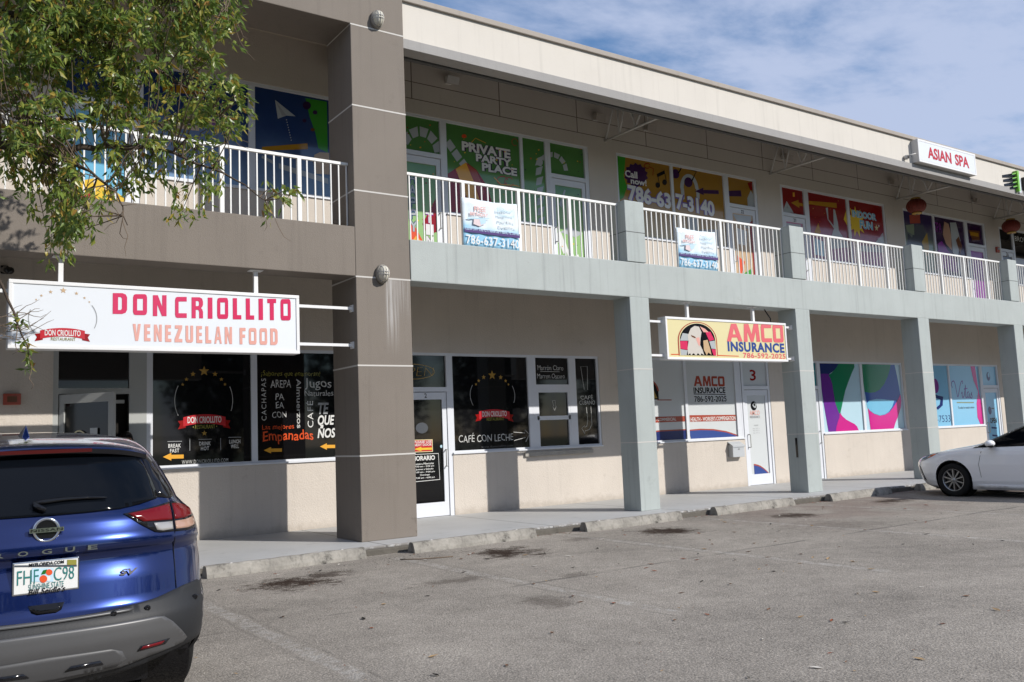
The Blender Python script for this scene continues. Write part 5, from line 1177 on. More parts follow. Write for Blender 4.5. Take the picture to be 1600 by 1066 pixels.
RED = base('red lamp plastic', (.125, .004, .006), .16, .35); CLR = base('clear lamp plastic', (.34, .33, .32), .12, .6, .2, .4)
bl = MB(); n = 10
for i in range(n):
    xa, xb = -.27+.54*i/n, -.27+.54*(i+1)/n
    ya, yb = [.405+.05*(q/.6)**2-.004 for q in (xa, xb)]; bl.add([(xa, ya+.008, 1.532), (xb, yb+.008, 1.532), (xb, yb, 1.553), (xa, ya, 1.553)], [(0, 1, 2, 3)], base('dark red lamp', (.075, .006, .006), .2, .4))
bl.build('brake_light', SUV, local=True)
# tail lights, one each side, in gate and fender halves
for s in (1, -1):
    m_ = (lambda p: p) if s > 0 else mir
    tl = MB()
    patch(tl, m_([(.395, 1.178), (.50, 1.192), (.60, 1.205), (.682, 1.218), (.682, 1.052), (.60, 1.055), (.565, 1.062), (.48, 1.115)]), rf, OUT, BLKG, .03, .006, .02)
    patch(tl, m_([(.688, 1.218), (.74, 1.212), (.80, 1.192), (.845, 1.165), (.862, 1.12), (.868, 1.052), (.78, 1.046), (.688, 1.05)]), rf, OUT, BLKG, .03, .006, .02)
    t_o = tl.build('tail_light', SUV, local=True)
    l = MB(); patch(l, m_([(.42, 1.176), (.52, 1.188), (.60, 1.198), (.676, 1.208), (.676, 1.118), (.60, 1.122), (.50, 1.126)]), rf, OUT, RED, .03, .012, .004); l.build('red_lens', t_o, local=True); l = MB()
    patch(l, m_([(.694, 1.208), (.75, 1.204), (.80, 1.186), (.838, 1.162), (.846, 1.128), (.77, 1.118), (.694, 1.118)]), rf, OUT, RED, .03, .012, .004); l.build('red_lens', t_o, local=True)
    l = MB(); patch(l, m_([(.56, 1.112), (.676, 1.108), (.676, 1.066), (.61, 1.064), (.575, 1.072)]), rf, OUT, CLR, .03, .011, .004); l.build('clear_lens', t_o, local=True); l = MB(); patch(l, m_([(.694, 1.108), (.77, 1.108), (.852, 1.116), (.858, 1.068), (.78, 1.06), (.694, 1.064)]), rf, OUT, base('amber clear lamp', (.36, .22, .16), .15, .5, 0, .4), .03, .011, .004); l.build('amber_lens', t_o, local=True)
# bumper cladding, silver skid, reflectors
bump = [(0, .30), (.36, .325), (.52, .36), (.66, .392), (.78, .41), (.86, .42), (.905, .45), (.913, .55), (.916, .70), (.90, .735), (.83, .745), (.74, .738), (.66, .722), (.56, .70), (.44, .686), (.25, .674), (0, .668)]
rear_part('bumper', [bump+mir(bump)[1:-1]], PLAS, .010, thick=.03)
rear_part('bumper_step', [[(-.40, .658), (0, .655), (.40, .660), (.43, .667), (.40, .674), (0, .670), (-.40, .674), (-.43, .667)]], SILV, .0135, thick=.01)
skid = [(0, .345), (.36, .365), (.50, .395), (.62, .412), (.715, .428), (.74, .45), (.70, .50), (.64, .565), (.59, .603), (.54, .612), (.30, .612), (0, .614)]
so_ = rear_part('skid_plate', [skid+mir(skid)[1:-1]], SILV, .024, thick=.03, step=.022, label='satin silver skid plate across the lower bumper')
rear_part('skid_recess', [[(0, .36), (.34, .378), (.385, .41), (.36, .46), (.30, .482), (0, .49), (-.30, .482), (-.36, .46), (-.385, .41), (-.34, .378)]], textured('darker satin trim', (.07, .07, .072), .45, .4, .05, 6, 0, 0, 80, 0), .031, step=.03, parent=so_, thick=.008)
rear_part('vent_slot', [[(.08, .40), (.27, .405), (.25, .43), (.11, .427)], [(-.27, .405), (-.08, .40), (-.11, .427), (-.25, .43)]], BLKG, .036, parent=so_, thick=.005, step=.1)
rear_part('reflector', [[(.44, .440), (.60, .448), (.625, .475), (.46, .468)]], BLKG, .029, True, thick=.008); rear_part('reflector', [[(.455, .446), (.575, .452), (.592, .470), (.47, .464)]], RED, .034, True, thick=.008)
rear_part('gate_seam', [[(.683, 1.05), (.688, 1.05), (.688, .73), (.683, .73)], [(-.683, .73), (-.688, .73), (-.688, 1.05), (-.683, 1.05)]], M['black'], .002, thick=.004)
rear_part('gate_handle', [[(-.085, .748), (.085, .748), (.07, .712), (.045, .700), (-.045, .700), (-.07, .712)]], M['black'], .003, thick=.006)
for x, z in ((.50, .66), (-.50, .66), (.80, .66), (-.80, .66), (.32, .66)):
    p = MB(); p.lathe([(.016, 0), (.016, .006), (.009, .008), (0, .004)], (x, CF.rear(x, z)-.008, z), (0, -1, 0), M['black'], 14); p.build('parking_sensor', SUV, local=True)
# number plate
p = MB(); p.box(-.158, .158, .083, .093, .805, .975, base('chrome', (.62, .63, .65), .12, .5, 1.)); po_ = p.build('number_plate', SUV, local=True, bevel=.006, label='white and green number plate in a white frame')
p = MB(); p.box(-.150, .150, .080, .084, .813, .967, ink('white')); p.build('plate_face', po_, local=True, bevel=.002)
a = Art(.079, .0008); a.map(175, 1075, 352, 265, 798, 688, -.158, .158, .805, .975)
a.map(195, 1055, 360, 280, 780, 680, -.150, .150, .813, .967)
a.rect(200, 1040, 385-15, 420-25, 'slate', 1); a.rect(905, 1035, 300, 370, 'olive', 2); a.rect(430, 720, 410, 600, 'wash', 1)
TEAL = flat('plate teal', (.02, .16, .15)); a.text('FHF', 235, 520, 440, 635, TEAL, 3, off=-.005); a.text('C98', 725, 1003, 392, 575, TEAL, 3, off=-.005)
a.ell(660, 470, 45, 42, 'orange red', 3); a.ell(583, 560, 52, 52, 'orange red', 3); a.P([(550, 500), (580, 440), (630, 430), (610, 490)], 'deep green', 4); a.ell(650, 555, 30, 35, 'white', 2)
a.text('SUNSHINE STATE', 385, 862, 612, 690, TEAL, 3); a.text("Bill Seidle's", 380, 885, 675, 755, 'ink', 4, off=.02, shear=.3); a.text('MYFLORIDA.COM', 390, 860, 325, 372, 'ink', 4, off=.03)
a.build('plate_lettering', po_, local=True)
# badge and model lettering
CH = base('chrome', (.62, .63, .65), .12, .5, 1.)
p = MB(); yb = .098
p.lathe([(.052, .0), (.052, .008), (.060, .010), (.066, .006), (.066, 0)], (0, yb+.01, 1.128), (0, -1, 0), CH, 36); p.lathe([(0, .001), (.053, .001)], (0, yb+.01, 1.128), (0, -1, 0), BLKG, 36)
p.box(-.082, .082, yb-.008, yb+.008, 1.117, 1.140, CH); bo_ = p.build('badge', SUV, local=True)
a = Art(yb-.009, .0008); a.unit(-.076, .076, 1.120, 1.137); a.text('NISSAN', 0, 1, .08, .92, 'ink', 1, off=.02, space=1.1); a.build('badge_lettering', bo_, local=True)
for i, ch in enumerate('ROGUE'):
    a = Art(.079, .001); x = -.222+.111*i; a.unit(x-.024, x+.024, 1.005, 1.030); a.text(ch, 0, 1, 0, 1, CH, 1, off=.02)
    vs, k = a.v[:], len(a.v); a.build('model_letter', SUV, local=True)
a = Art(.112, .001); a.unit(.365, .46, .845, .88); a.text('SV', 0, 1, 0, 1, CH, 1, off=.04, shear=.25); a.build('trim_letter', SUV, local=True)
# wiper, aerial
p = MB(); pw_ = [(x, CF.rear(x, z)-.022, z) for x, z in ((.315, 1.272), (.2, 1.279), (.1, 1.279), (.0, 1.272), (-.055, 1.262))]
p.tube(pw_, [.006, .01, .012, .014, .014], M['black'], 6); p.tube([(.0, CF.rear(0, 1.22)-.02, 1.225), (-.05, CF.rear(0, 1.25)-.03, 1.262)], .016, M['black'], 8); p.build('rear_wiper', SUV, local=True)
p = MB(); p.add([(-.022, 1.10, 1.636), (.022, 1.10, 1.636), (.03, 1.28, 1.65), (-.03, 1.28, 1.65), (0, 1.105, 1.715), (0, 1.16, 1.712)], [(0, 1, 4), (1, 2, 5, 4), (0, 4, 5, 3), (2, 3, 5), (0, 3, 2, 1)], BLUE); p.build('roof_aerial', SUV, local=True, bevel=.004)
# sides: windows, sills, doors
for s in (1, -1):
    sf = lambda y, z, s=s: (s*CF.side(y, z), y, z); so2 = (s, 0, 0)
    p = MB(); patch(p, [(.85, 1.24), (1.15, 1.235), (2.0, 1.18), (3.05, 1.12), (2.75, 1.36), (2.4, 1.50), (1.9, 1.545), (1.3, 1.535), (.95, 1.46), (.88, 1.34)], sf, so2, GLS, .04, .010, .02); p.build('side_glass', SUV, local=True)
    p = MB(); patch(p, [(.56, .30), (.62, .55), (.72, .70), (.86, .79), (1.0, .81), (1.14, .79), (1.28, .70), (1.39, .55), (1.42, .36), (3.28, .36), (3.3, .55), (3.42, .7), (3.56, .79), (3.71, .81), (3.86, .79), (3.98, .72), (4.05, .62), (4.09, .75), (3.95, .85), (3.71, .88), (3.45, .85), (3.25, .70), (3.2, .46), (1.5, .46), (1.45, .70), (1.25, .85), (1.0, .88), (.78, .86), (.62, .78), (.50, .66), (.46, .40)], sf, so2, PLAS, .05, .008, .02); p.build('wheel_arch_trim', SUV, local=True)
    for y0, y1 in ((1.38, 2.30), (2.31, 3.25)):
        p = MB()
        for ya, yb2 in ((y0, y0+.006), (y1-.006, y1)): patch(p, [(ya, .48), (yb2, .48), (yb2, 1.17), (ya, 1.17)], sf, so2, M['black'], .1, .002, .003)
        p.build('door_seam', SUV, local=True)
        p = MB(); yh = y0+.2; p.box(*sorted((s*(CF.side(yh, .98)-.005), s*(CF.side(yh, .98)+.03))), yh-.1, yh+.1, .97, 1.0, BLUE); p.build('door_handle', SUV, local=True, bevel=.01)
    p = MB(); p.ellipsoid((s*.99, 3.0, 1.12), (.10, .07, .08), BLUE); p.tube([(s*.86, 3.06, 1.05), (s*.95, 3.02, 1.08)], .03, M['black'], 8); p.build('wing_mirror', SUV, local=True)
    for yy in (RY, FYW):
        wheel(SUV, s*.80, yy, .36, s, .36, .23, .235)
        p = MB(); p.lathe([(.395, s*.60), (.395, s*.87)], (0, yy, .36), (1, 0, 0), M['black'], 32); p.lathe([(0, s*.60), (.395, s*.60)], (0, yy, .36), (1, 0, 0), M['black'], 32); p.build('wheel_well', SUV, local=True)
fp = lambda x, z: (x, CF.front(x, z), z)
p = MB(); patch(p, [(-.62, 1.14), (.62, 1.14), (.55, 1.5), (-.55, 1.5)], fp, (0, 1, 0), GLS, .08, .004, .01); p.build('windscreen', SUV, local=True)
p = MB(); patch(p, [(-.35, .45), (.35, .45), (.4, .85), (-.4, .85)], fp, (0, 1, 0), BLKG, .08, .004, .01); p.build('grille', SUV, local=True)
for s in (1, -1):
    p = MB(); q = [(.45, .80), (.80, .74), (.82, .84), (.5, .90)]; patch(p, q if s > 0 else mir(q), fp, (0, 1, 0), CLR, .05, .006, .01); p.build('headlight', SUV, local=True)
p = MB(); p.box(-.58, .58, .42, 4.2, .20, .435, M['black']); p.box(-.78, .78, .30, .50, .36, .437, M['black']); p.tube([(-.5, .25, .24), (-.5, .05+.1, .23)], .03, SILV, 10); p.build('underbody', SUV, local=True)

# --- white sedan on the right, nose to the walk, left side showing
SED = thing('parked_sedan', (16.97, -6.15, GZ), 'white sedan parked nose in at the right edge', 'sedan')
WHT = paint('white car paint', (.80, .81, .83), 0, .3)
# local y: tail 0, nose 4.82
sr = [(.16, .15), (.3, .05), (.5, .0), (.7, .02), (.9, .08), (.97, .14), (1.0, .40), (1.03, .72), (1.08, .86), (1.2, 1.12), (1.3, 1.38), (1.36, 1.62), (1.40, 1.85), (1.43, 2.1), (1.45, 2.5)]
sw_ = [(.14, .80), (.2, .86), (.3, .90), (.45, .915), (.62, .925), (.80, .918), (.88, .90), (.93, .875), (.98, .83), (1.02, .80), (1.1, .77), (1.2, .73), (1.3, .665), (1.36, .61), (1.40, .55), (1.43, .45), (1.45, .24)]
sfr = [(.14, 4.72), (.2, 4.84), (.3, 4.91), (.45, 4.96), (.58, 4.98), (.64, 4.97), (.70, 4.92), (.76, 4.82), (.82, 4.62), (.86, 4.42), (.90, 4.18), (.94, 3.94), (.97, 3.74), (1.0, 3.58), (1.03, 3.47), (1.1, 3.30), (1.2, 3.05), (1.3, 2.79), (1.36, 2.60), (1.40, 2.46), (1.43, 2.36), (1.45, 2.3)]
sr = [(z, min(y, 2.15)) for z, y in sr]
SF = CarForm(sw_, sr, sfr, 2.6, [(0, .6), (.9, .55), (1.0, .4), (1.2, .25), (1.4, .12), (1.45, .02)], 2.25, [(0, 1.0), (.6, 1.0), (.8, .85), (.9, .62), (1.0, .40), (1.1, .32), (1.3, .22), (1.45, .02)])
zs2 = sorted(set([round(.14+.02*i, 3) for i in range(66)]+[.87, .89, .91, .93, .95, .97, .99, 1.01, 1.03, 1.43, 1.445])); zs2 = [z for z in zs2 if z < 1.448]
bd = MB(); SF.shell(zs2, WHT, bd, 18, 18); sed_body = bd.build('body', SED, local=True, weld=True)
bm = bmesh.new(); bm.from_mesh(sed_body.data); bmesh.ops.recalc_face_normals(bm, faces=bm.faces); bm.to_mesh(sed_body.data); bm.free()
SFY, SRY = 3.92, 1.12
cut_wells(sed_body, [(SFY, .33, .37), (SRY, .33, .37)])
shade_smooth(sed_body, 50)
for s in (1, -1):
    sf = lambda y, z, s=s: (s*SF.side(y, z), y, z); so2 = (s, 0, 0)
    p = MB(); patch(p, [(1.15, 1.07), (2.0, .985), (2.6, .955), (3.36, .935), (3.42, .95), (3.12, 1.12), (2.82, 1.255), (2.52, 1.345), (2.1, 1.38), (1.7, 1.365), (1.4, 1.26)], sf, so2, GLS, .03, .010, .02); gl_ = p.build('side_glass', SED, local=True)
    p = MB(); patch(p, [(2.16, .985), (2.22, .985), (2.2, 1.37), (2.14, 1.37)], sf, so2, BLKG, .03, .014, .02); p.build('pillar_strip', gl_, local=True)
    p = MB()
    for ln in ([(3.30, .93), (3.33, .86), (3.39, .62), (3.37, .40), (3.34, .27)], [(2.20, .97), (2.20, .6), (2.22, .27)], [(1.55, .92), (1.38, .72), (1.40, .5)]):
        for (y0, z0), (y1, z1) in zip(ln, ln[1:]): patch(p, [(y0-.004, z0), (y0+.004, z0), (y1+.004, z1), (y1-.004, z1)], sf, so2, M['black'], .08, .0015, .003)
    p.build('door_seam', SED, local=True)
    p = MB(); patch(p, [(1.5, .17), (3.45, .17), (3.47, .225), (3.3, .24), (1.6, .24)], sf, so2, WHT, .1, .018, .03); p.build('sill', SED, local=True)
    hl = MB(); patch(hl, [(4.76, .70), (4.70, .665), (4.52, .70), (4.37, .76), (4.26, .82), (4.22, .855), (4.33, .855), (4.48, .82), (4.64, .77)], sf, so2, base('headlamp glass', (.30, .31, .33), .06, .6, .3, .8), .03, .008, .02); ho = hl.build('headlight', SED, local=True)
    hl = MB(); patch(hl, [(4.44, .74), (4.36, .765), (4.28, .815), (4.36, .815), (4.46, .785)], sf, so2, base('amber lamp', (.55, .12, .02), .15, .5, 0, .4), .03, .011, .005); hl.build('amber_lens', ho, local=True)
    p = MB(); patch(p, [(4.74, .60), (4.68, .54), (4.60, .36), (4.57, .28), (4.70, .33), (4.77, .45)], sf, so2, BLKG, .03, .004, .01); p.build('fog_recess', SED, local=True)
    p = MB(); p.ellipsoid((s*1.00, 3.10, 1.01), (.10, .085, .068), WHT); mo = p.build('wing_mirror', SED, local=True)
    p = MB(); p.tube([(s*.85, 3.18, .945), (s*.98, 3.12, .965)], .028, BLKG, 8); p.ellipsoid((s*1.00, 3.085, .965), (.085, .075, .035), BLKG); p.build('mirror_foot', mo, local=True)
    p = MB(); patch(p, [(3.36, .935), (3.50, .925), (3.44, .965), (3.38, .985)], sf, so2, BLKG, .03, .005, .01); p.build('quarter_trim', SED, local=True)
    for yy in (SFY, SRY):
        wheel(SED, s*.81, yy, .32, s, .32, .215, .215, 10, False)
        p = MB(); p.lathe([(.365, s*.62), (.365, s*.86)], (0, yy, .33), (1, 0, 0), M['black'], 32); p.lathe([(0, s*.62), (.365, s*.62)], (0, yy, .33), (1, 0, 0), M['black'], 32); p.build('wheel_well', SED, local=True)
    for yh in (2.42, 1.68):
        p = MB(); p.box(*sorted((s*(SF.side(yh, .84)-.005), s*(SF.side(yh, .84)+.028))), yh-.09, yh+.09, .83, .855, WHT); p.build('door_handle', SED, local=True, bevel=.008)
fp2 = lambda x, z: (x, SF.front(x, z), z)
p = MB(); patch(p, [(-.66, 1.0), (.66, 1.0), (.55, 1.34), (-.55, 1.34)], fp2, (0, 1, 0), GLS, .035, .010, .02); p.build('windscreen', SED, local=True)
p = MB(); patch(p, [(-.34, .34), (.34, .34), (.42, .62), (.30, .68), (-.30, .68), (-.42, .62)], fp2, (0, 1, 0), BLKG, .07, .004, .01); p.build('grille', SED, local=True)
rp2 = lambda x, z: (x, SF.rear(x, z), z)
p = MB(); patch(p, [(-.6, 1.08), (.6, 1.08), (.5, 1.33), (-.5, 1.33)], rp2, (0, -1, 0), GLS, .035, .010, .02); p.build('rear_window', SED, local=True)
for s in (1, -1):
    p = MB(); q = [(.35, .74), (.78, .72), (.80, .86), (.4, .87)]; patch(p, q if s > 0 else mir(q), rp2, (0, -1, 0), RED, .05, .005, .01); p.build('tail_light', SED, local=True)
p = MB(); p.box(-.7, .7, .35, 4.4, .13, .2, M['black']); p.build('underbody', SED, local=True)

# ------------------------------------------------------------------ person in the doorway
def person():
    root = thing('person', (1.99, 2.28, 0), 'person with short dark hair in the open doorway, mostly hidden behind the blue suv', 'person')
    skin = base('skin', (.30, .15, .09), .6, .3); shirt = textured('dark shirt', (.05, .03, .03), .9, .1, .1, 8, 0, 0, 60, 0); trousers = textured('dark trousers', (.03, .03, .035), .9, .1, .1, 8, 0, 0, 60, 0)
    J, Ed = [], []
    def j(x, y, z, r, p=None):
        J.append((x, y, z, r)); 
        if p is not None: Ed.append((p, len(J)-1))
        return len(J)-1
    pel = j(0, 0, .92, .14); sp1 = j(0, 0, 1.08, .13, pel); ch = j(0, -.01, 1.27, .15, sp1); nk = j(0, 0, 1.42, .065, ch); hb = j(0, -.01, 1.49, .07, nk); hm = j(0, -.02, 1.57, .092, hb); ht = j(0, -.01, 1.63, .07, hm)
    for s in (-1, 1):
        hp = j(s*.09, 0, .86, .095, pel); kn = j(s*.10, -.01, .48, .06, hp); an = j(s*.10, .02, .09, .042, kn); j(s*.11, -.13, .04, .035, an)
        sh = j(s*.17, 0, 1.36, .06, ch); el = j(s*.22, .02, 1.08, .043, sh); wr = j(s*.22, -.08, .84, .028, el); pm = j(s*.22, -.10, .77, .03, wr)
        for k in range(4): 
            f1 = j(s*(.195+.017*k), -.11, .70, .009, pm); j(s*(.195+.017*k), -.095, .65-.008*(k % 3), .008, f1)
        t1 = j(s*.185, -.13, .76, .011, pm); j(s*.18, -.14, .72, .009, t1)
    me = bpy.data.meshes.new('body'); me.from_pydata([q[:3] for q in J], Ed, []); ob = bpy.data.objects.new('body', me); col.objects.link(ob); ob.parent = root
    md = ob.modifiers.new('skin', 'SKIN'); md.use_smooth_shade = True
    for v, q in zip(me.skin_vertices[0].data, J): v.radius = (q[3], q[3])
    me.skin_vertices[0].data[0].use_root = True
    s2 = ob.modifiers.new('sub', 'SUBSURF'); s2.levels = 1; s2.render_levels = 1
    dg = bpy.context.evaluated_depsgraph_get(); nm = bpy.data.meshes.new_from_object(ob.evaluated_get(dg)); ob.modifiers.clear(); ob.data = nm
    for mt in (skin, shirt, trousers): nm.materials.append(mt)
    for p in nm.polygons:
        c = p.center; p.use_smooth = True
        arm = abs(c.x) > .165
        p.material_index = 0 if c.z > 1.42 or (arm and c.z < 1.02 and c.z > .6) else (1 if c.z > .93 else 2)
    h = MB(); vs = []; n, m_ = 16, 8
    for i in range(m_+1):
        t = math.pi*.62*i/m_
        for k in range(n):
            a_ = 2*math.pi*k/n; fr = .82 if math.sin(a_) < -.4 and i > 4 else 1
            vs.append((.092*math.sin(t)*math.cos(a_), -.005+.108*math.sin(t)*math.sin(a_)*fr+.012, 1.588+.118*math.cos(t)+(.03 if math.sin(a_) < -.4 and i > 5 else 0)))
    h.add(vs, [(i*n+k, i*n+(k+1) % n, (i+1)*n+(k+1) % n, (i+1)*n+k) for i in range(m_) for k in range(n)], base('dark hair', (.012, .009, .008), .5, .4), True); h.build('hair', root, local=True)
    f = MB(); f.add([(-.012, -.105, 1.535), (.012, -.105, 1.535), (0, -.128, 1.54), (0, -.102, 1.585)], [(0, 2, 1), (0, 3, 2), (1, 2, 3), (0, 1, 3)], skin)
    for s in (-1, 1): f.ellipsoid((s*.033, -.098, 1.575), (.013, .008, .008), ink('ink'), 8, 6); f.ellipsoid((s*.092, .0, 1.56), (.012, .02, .03), skin, 8, 6)
    f.box(-.024, .024, -.106, -.098, 1.503, 1.511, ink('rust')); f.build('face', root, local=True)
person()

# ------------------------------------------------------------------ tree hanging in from the left
def tree():
    root = thing('shade_tree', (-3.6, -3.1, GZ), 'green leafy tree reaching in from the left in front of the brown balcony', 'tree')
    rnd = random.Random(11)
    bark = textured('grey brown bark', (.075, .058, .045), .9, .15, .5, 12, .3, .2, 60, .6, bump_scale=40)
    twig = base('twig bark', (.15, .115, .085), .9, .1)
    tr = MB()
    tr.tube([(-3.6, -3.1, -.15), (-3.62, -3.08, .5), (-3.5, -3.05, 1.6), (-3.3, -3.0, 2.8), (-3.1, -3.0, 3.6)], [.26, .20, .17, .15, .13], bark, 12); tr.build('trunk', root)
    limbs = [
     ([(-3.3, -3.0, 2.8), (-2.4, -3.0, 3.6), (-1.3, -3.0, 3.98), (-.10, -3.0, 4.12), (.2, -3.0, 4.15), (.56, -3.0, 4.20), (.95, -3.05, 4.27), (1.24, -3.1, 4.25), (1.6, -3.15, 4.16), (1.95, -3.2, 4.02), (2.2, -3.2, 3.86)], [.10, .075, .055, .036, .034, .030, .022, .017, .012, .008, .005]),
     ([(-3.1, -3.0, 3.6), (-2.2, -2.9, 4.6), (-1.2, -2.8, 5.2), (-.3, -2.8, 5.5), (.18, -2.8, 5.42), (.44, -2.8, 5.36), (.72, -2.8, 5.24), (1.03, -2.85, 5.15), (1.3, -2.9, 5.11), (1.6, -2.9, 4.97), (1.82, -2.9, 4.78), (1.9, -2.9, 4.5)], [.09, .07, .05, .036, .03, .027, .023, .019, .016, .012, .009, .005]),
     ([(-3.1, -3.0, 3.6), (-2.6, -3.2, 5.0), (-1.5, -3.4, 6.2), (-.3, -3.4, 6.6), (.7, -3.4, 6.5), (1.4, -3.3, 6.25), (1.85, -3.3, 5.95)], [.10, .08, .055, .04, .028, .017, .007]),
     ([(-.10, -3.0, 4.12), (.3, -2.7, 4.5), (.8, -2.5, 4.75), (1.3, -2.4, 4.78), (1.75, -2.4, 4.6)], [.03, .022, .016, .011, .006]),
     ([(.2, -3.0, 4.15), (.5, -3.3, 3.95), (.75, -3.5, 3.7), (.85, -3.5, 3.4)], [.02, .014, .009, .004]),
     ([(-.3, -2.8, 5.5), (.3, -3.0, 5.8), (.9, -3.1, 5.95), (1.5, -3.1, 5.9), (1.9, -3.1, 5.8)], [.025, .02, .014, .009, .005]),
     ([(-1.3, -3.0, 3.98), (-.6, -3.2, 3.5), (-.2, -3.3, 3.05), (.0, -3.3, 2.6), (.12, -3.3, 2.25)], [.03, .02, .014, .01, .005]),
     ([(-2.4, -3.0, 3.6), (-2.2, -3.9, 4.6), (-1.6, -4.4, 5.6)], [.06, .04, .02]), ([(-2.6, -3.2, 5.0), (-3.4, -3.0, 6.2), (-3.8, -2.6, 7.0)], [.06, .04, .02])]
    nodes = []
    for pth, rr in limbs:
        fine, fr = [], []
        for i in range(len(pth)-1):
            for k in range(4):
                t = k/4; p = Vector(pth[i]).lerp(Vector(pth[i+1]), t)+Vector((rnd.uniform(-1, 1), rnd.uniform(-1, 1), rnd.uniform(-1, 1)))*.018; fine.append(p); fr.append(rr[i]+(rr[i+1]-rr[i])*t)
        fine.append(Vector(pth[-1])); fr.append(rr[-1]); nodes += fine
        b = MB(); b.tube(fine, fr, bark, 7); b.build('branch', root)
    # crown outline in the plane y = -3 (metres), foliage spread through 1.8 m of depth
    out = [(-.12, 6.9), (1.2, 6.9), (1.95, 6.4), (2.0, 6.01), (2.01, 5.84), (1.73, 5.53), (1.79, 5.21), (1.67, 4.98), (2.0, 4.82), (1.94, 4.62), (1.73, 4.5), (1.73, 4.33), (2.12, 4.2), (2.38, 3.92), (2.30, 3.78), (2.1, 3.84), (1.9, 4.02), (1.70, 3.90), (1.60, 3.80), (1.46, 4.04), (1.24, 3.98), (1.06, 4.04), (.84, 3.85), (.80, 3.66), (.64, 3.42), (.40, 3.34), (.30, 3.66), (.13, 3.80), (0, 4.01), (-.2, 3.7), (-.6, 3.3), (-1.6, 3.7), (-2.6, 4.0), (-4.4, 4.4), (-5.0, 5.6), (-4.4, 7.4), (-2.6, 8.0), (-1.0, 7.6)]
    P = [Vector(q) for q in out]
    holes = [(.62, 4.02, .17), (1.05, 4.62, .16), (1.42, 5.38, .16), (.35, 4.62, .11), (1.62, 4.72, .10), (1.25, 5.72, .10), (.22, 3.95, .10), (1.0, 5.33, .09), (.75, 5.0, .08), (1.3, 4.45, .12), (1.75, 5.75, .12)]
    lv, lf, tw = [], [], MB(); nleaf = 0
    NV = np.array([tuple(n_) for n_ in nodes])
    def leaf(c, d, L, W, bend):
        side = d.cross(Vector((rnd.uniform(-1, 1), rnd.uniform(-1, 1), rnd.uniform(-.3, 1)))).normalized(); nrm = d.cross(side).normalized()
        o = len(lv); m1 = c+d*L*.42-nrm*bend*L*.18; tip = c+d*L-nrm*bend*L*.5
        lv.extend([tuple(c), tuple(m1+side*W+nrm*W*.35), tuple(m1), tuple(m1-side*W+nrm*W*.35), tuple(tip)])
        lf.extend([(o, o+2, o+1), (o, o+3, o+2), (o+1, o+2, o+4), (o+2, o+3, o+4)])
    made = 0; tries = 0
    while made < 2100 and tries < 90000:
        tries += 1
        vis = made < 1600
        x, z = (rnd.uniform(-.35, 2.5), rnd.uniform(3.2, 6.9)) if vis else (rnd.uniform(-5, -.3), rnd.uniform(3.3, 8.0))
        q = Vector((x, z))
        if not inpoly(q, P): continue
        if vis:
            if any((x-h[0])**2+(z-h[1])**2 < h[2]**2 for h in holes) and rnd.random() < .95: continue
            nz = math.sin(x*5.1+z*3.3)+math.sin(x*2.3-z*6.1+1)+math.sin(x*9+z*1.3)
            if nz < -.35 and rnd.random() < .85: continue
            if z < 4.75 and x > .55 and rnd.random() < .45: continue
            if z < 4.1 and x < .15 and rnd.random() < .6: continue
        depth = rnd.gauss(-3.0, .42)
        c = Vector((x, max(-3.9, min(-2.0, depth)), z)); made += 1
        d2 = ((NV-np.array(c))**2).sum(1); nr = nodes[int(d2.argmin())]
        if rnd.random() < (.75 if vis else .15):
            mid = nr.lerp(c, .5)+Vector((rnd.uniform(-.06, .06), rnd.uniform(-.06, .06), rnd.uniform(-.02, .08))); tw.tube([nr, mid, c], [.0075, .0055, .003], twig, 3, False)
        base_d = (c-nr); base_d = base_d.normalized() if base_d.length > .01 else Vector((1, 0, 0))
        ax = (base_d*.6+Vector((rnd.uniform(-.5, .7), rnd.uniform(-.5, .5), -.55))).normalized()
        yel = rnd.random()
        for k in range(rnd.randint(9, 15)):
            t = rnd.uniform(-.05, .17); p = c+ax*t+Vector((rnd.uniform(-.035, .035), rnd.uniform(-.035, .035), rnd.uniform(-.03, .03)))
            d = (ax*.5+Vector((rnd.uniform(-.8, .8), rnd.uniform(-.8, .8), rnd.uniform(-1.0, .1)))).normalized()
            leaf(p, d, rnd.uniform(.06, .112), rnd.uniform(.013, .021), rnd.uniform(0, 1))
    # sparse low spray in front of the hanging sign
    for k in range(14):
        t = rnd.random(); c = Vector((.02+.12*t+rnd.uniform(-.05, .05), -3.3+rnd.uniform(-.1, .1), 2.62-.55*t+rnd.uniform(-.05, .05)))
        for _ in range(5): leaf(c, Vector((rnd.uniform(-.7, .7), rnd.uniform(-.7, .7), rnd.uniform(-1, .2))).normalized(), rnd.uniform(.06, .09), .015, .5)
    for k in range(90):       # bare drooping twigs
        n_ = nodes[rnd.randrange(len(nodes))]
        if n_.x < -.4: continue
        L = rnd.uniform(.25, .6); a_ = rnd.uniform(-.4, 1.0); p = [n_]
        for i in range(4): p.append(p[-1]+Vector((a_*L*.22+rnd.uniform(-.03, .05), rnd.uniform(-.05, .05), -L*.24+rnd.uniform(-.03, .05)+(.09*L*i*.5 if i > 1 else 0))))
        tw.tube(p, [.005, .0045, .004, .003, .002], twig, 3, False)
    for k in range(16):       # bare spray across the left end of the sign
        p = [Vector((-.05+rnd.uniform(-.1, .1), -3.3, 2.45+rnd.uniform(-.15, .2)))]; up_ = rnd.uniform(-.5, .45)
        for i in range(4): p.append(p[-1]+Vector((rnd.uniform(.03, .09), rnd.uniform(-.03, .03), up_*.08+rnd.uniform(-.02, .04))))
        tw.tube(p, [.004, .004, .003, .0025, .0015], twig, 3, False)
    tw.build('twigs', root)
    m = base('leaf green', (.06, .11, .02), .36, .5); t = NT(m); b = t.n['Principled BSDF']
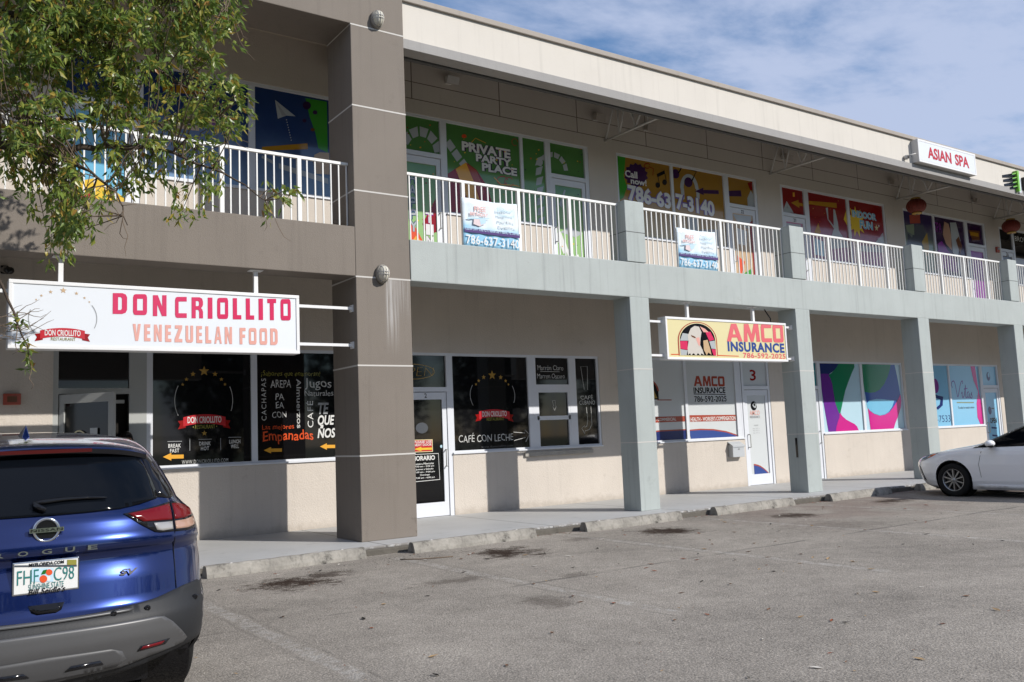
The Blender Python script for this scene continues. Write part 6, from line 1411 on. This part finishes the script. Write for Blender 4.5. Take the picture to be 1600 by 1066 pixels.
    gi = t.new('NewGeometry'); ramp = t.new('ValToRGB'); cr_ = ramp.color_ramp
    cr_.elements[0].position = 0; cr_.elements[0].color = (.070, .125, .024, 1); cr_.elements[1].position = .55; cr_.elements[1].color = (.155, .220, .040, 1)
    for pos, c in ((.84, (.27, .29, .055, 1)), (.965, (.34, .27, .05, 1)), (.995, (.30, .14, .03, 1))): e = cr_.elements.new(pos); e.color = c
    t.l.new(gi.outputs['Random Per Island'], ramp.inputs[0]); t.l.new(ramp.outputs[0], b.inputs['Base Color'])
    tl = t.new('BsdfTranslucent'); hs = t.new('HueSaturation'); hs.inputs['Value'].default_value = 1.5; t.l.new(ramp.outputs[0], hs.inputs['Color']); t.l.new(hs.outputs[0], tl.inputs['Color'])
    mx = t.new('MixShader'); mx.inputs[0].default_value = .36; t.l.new(b.outputs[0], mx.inputs[1]); t.l.new(tl.outputs[0], mx.inputs[2]); t.l.new(mx.outputs[0], t.n['Material Output'].inputs[0])
    c = MB(); c.add(lv, lf, m); c.build('crown', root)
tree()

# ------------------------------------------------------------------ leaf litter and scraps on the asphalt
def litter():
    rnd = random.Random(5); mats = [base('dry leaf brown', (.16, .075, .035), .8, .2), base('dry leaf rust', (.24, .07, .03), .8, .2), base('dry leaf tan', (.36, .24, .12), .8, .2), base('dark scrap', (.03, .028, .025), .9, .1), base('pale scrap', (.55, .52, .47), .9, .1)]
    lm = MB()
    def one(x, y, s, mt):
        a = rnd.uniform(0, 6.28); ca, sa = math.cos(a), math.sin(a); h = rnd.uniform(.2, .7)
        P = [(-1, 0, 0), (-.2, -.42, .3*h), (1, 0, .5*h), (-.2, .42, .25*h), (0, 0, .0)]
        lm.add([(x+s*(p[0]*ca-p[1]*sa), y+s*(p[0]*sa+p[1]*ca), GZ+.006+s*p[2]) for p in P], [(0, 1, 4), (1, 2, 4), (2, 3, 4), (3, 0, 4)], mt)
    for _ in range(420):
        x = rnd.uniform(.9, 15); y = rnd.uniform(-9.6, -.95)
        one(x, y, rnd.choice([.010, .012, .016, .024, .034, .045]), rnd.choice(mats[:4] if rnd.random() < .9 else mats[4:]))
    for _ in range(170):
        x = rnd.choice([7.5, 10.5, 13.6, 14.0, 16.5])+rnd.gauss(0, .45); one(x, -.70-abs(rnd.gauss(0, .10)), rnd.uniform(.012, .03), rnd.choice(mats[:2]))
    for _ in range(60): one(rnd.gauss(4.6, .8), -1.1-abs(rnd.gauss(0, .3)), rnd.uniform(.008, .02), mats[3])
    lm.build('leaf_litter', kind='stuff', label='scattered dry leaves and scraps on the asphalt')
litter()
p = MB(); p.tube([(4.55, -1.35, GZ+.01), (4.62, -1.46, GZ+.012), (4.75, -1.55, GZ+.01), (4.95, -1.62, GZ+.01), (5.15, -1.66, GZ+.008)], .007, base('twig bark', (.11, .085, .065)), 5); p.build('fallen_twig', label='thin curved twig lying on the asphalt before the brown column', cat='twig')
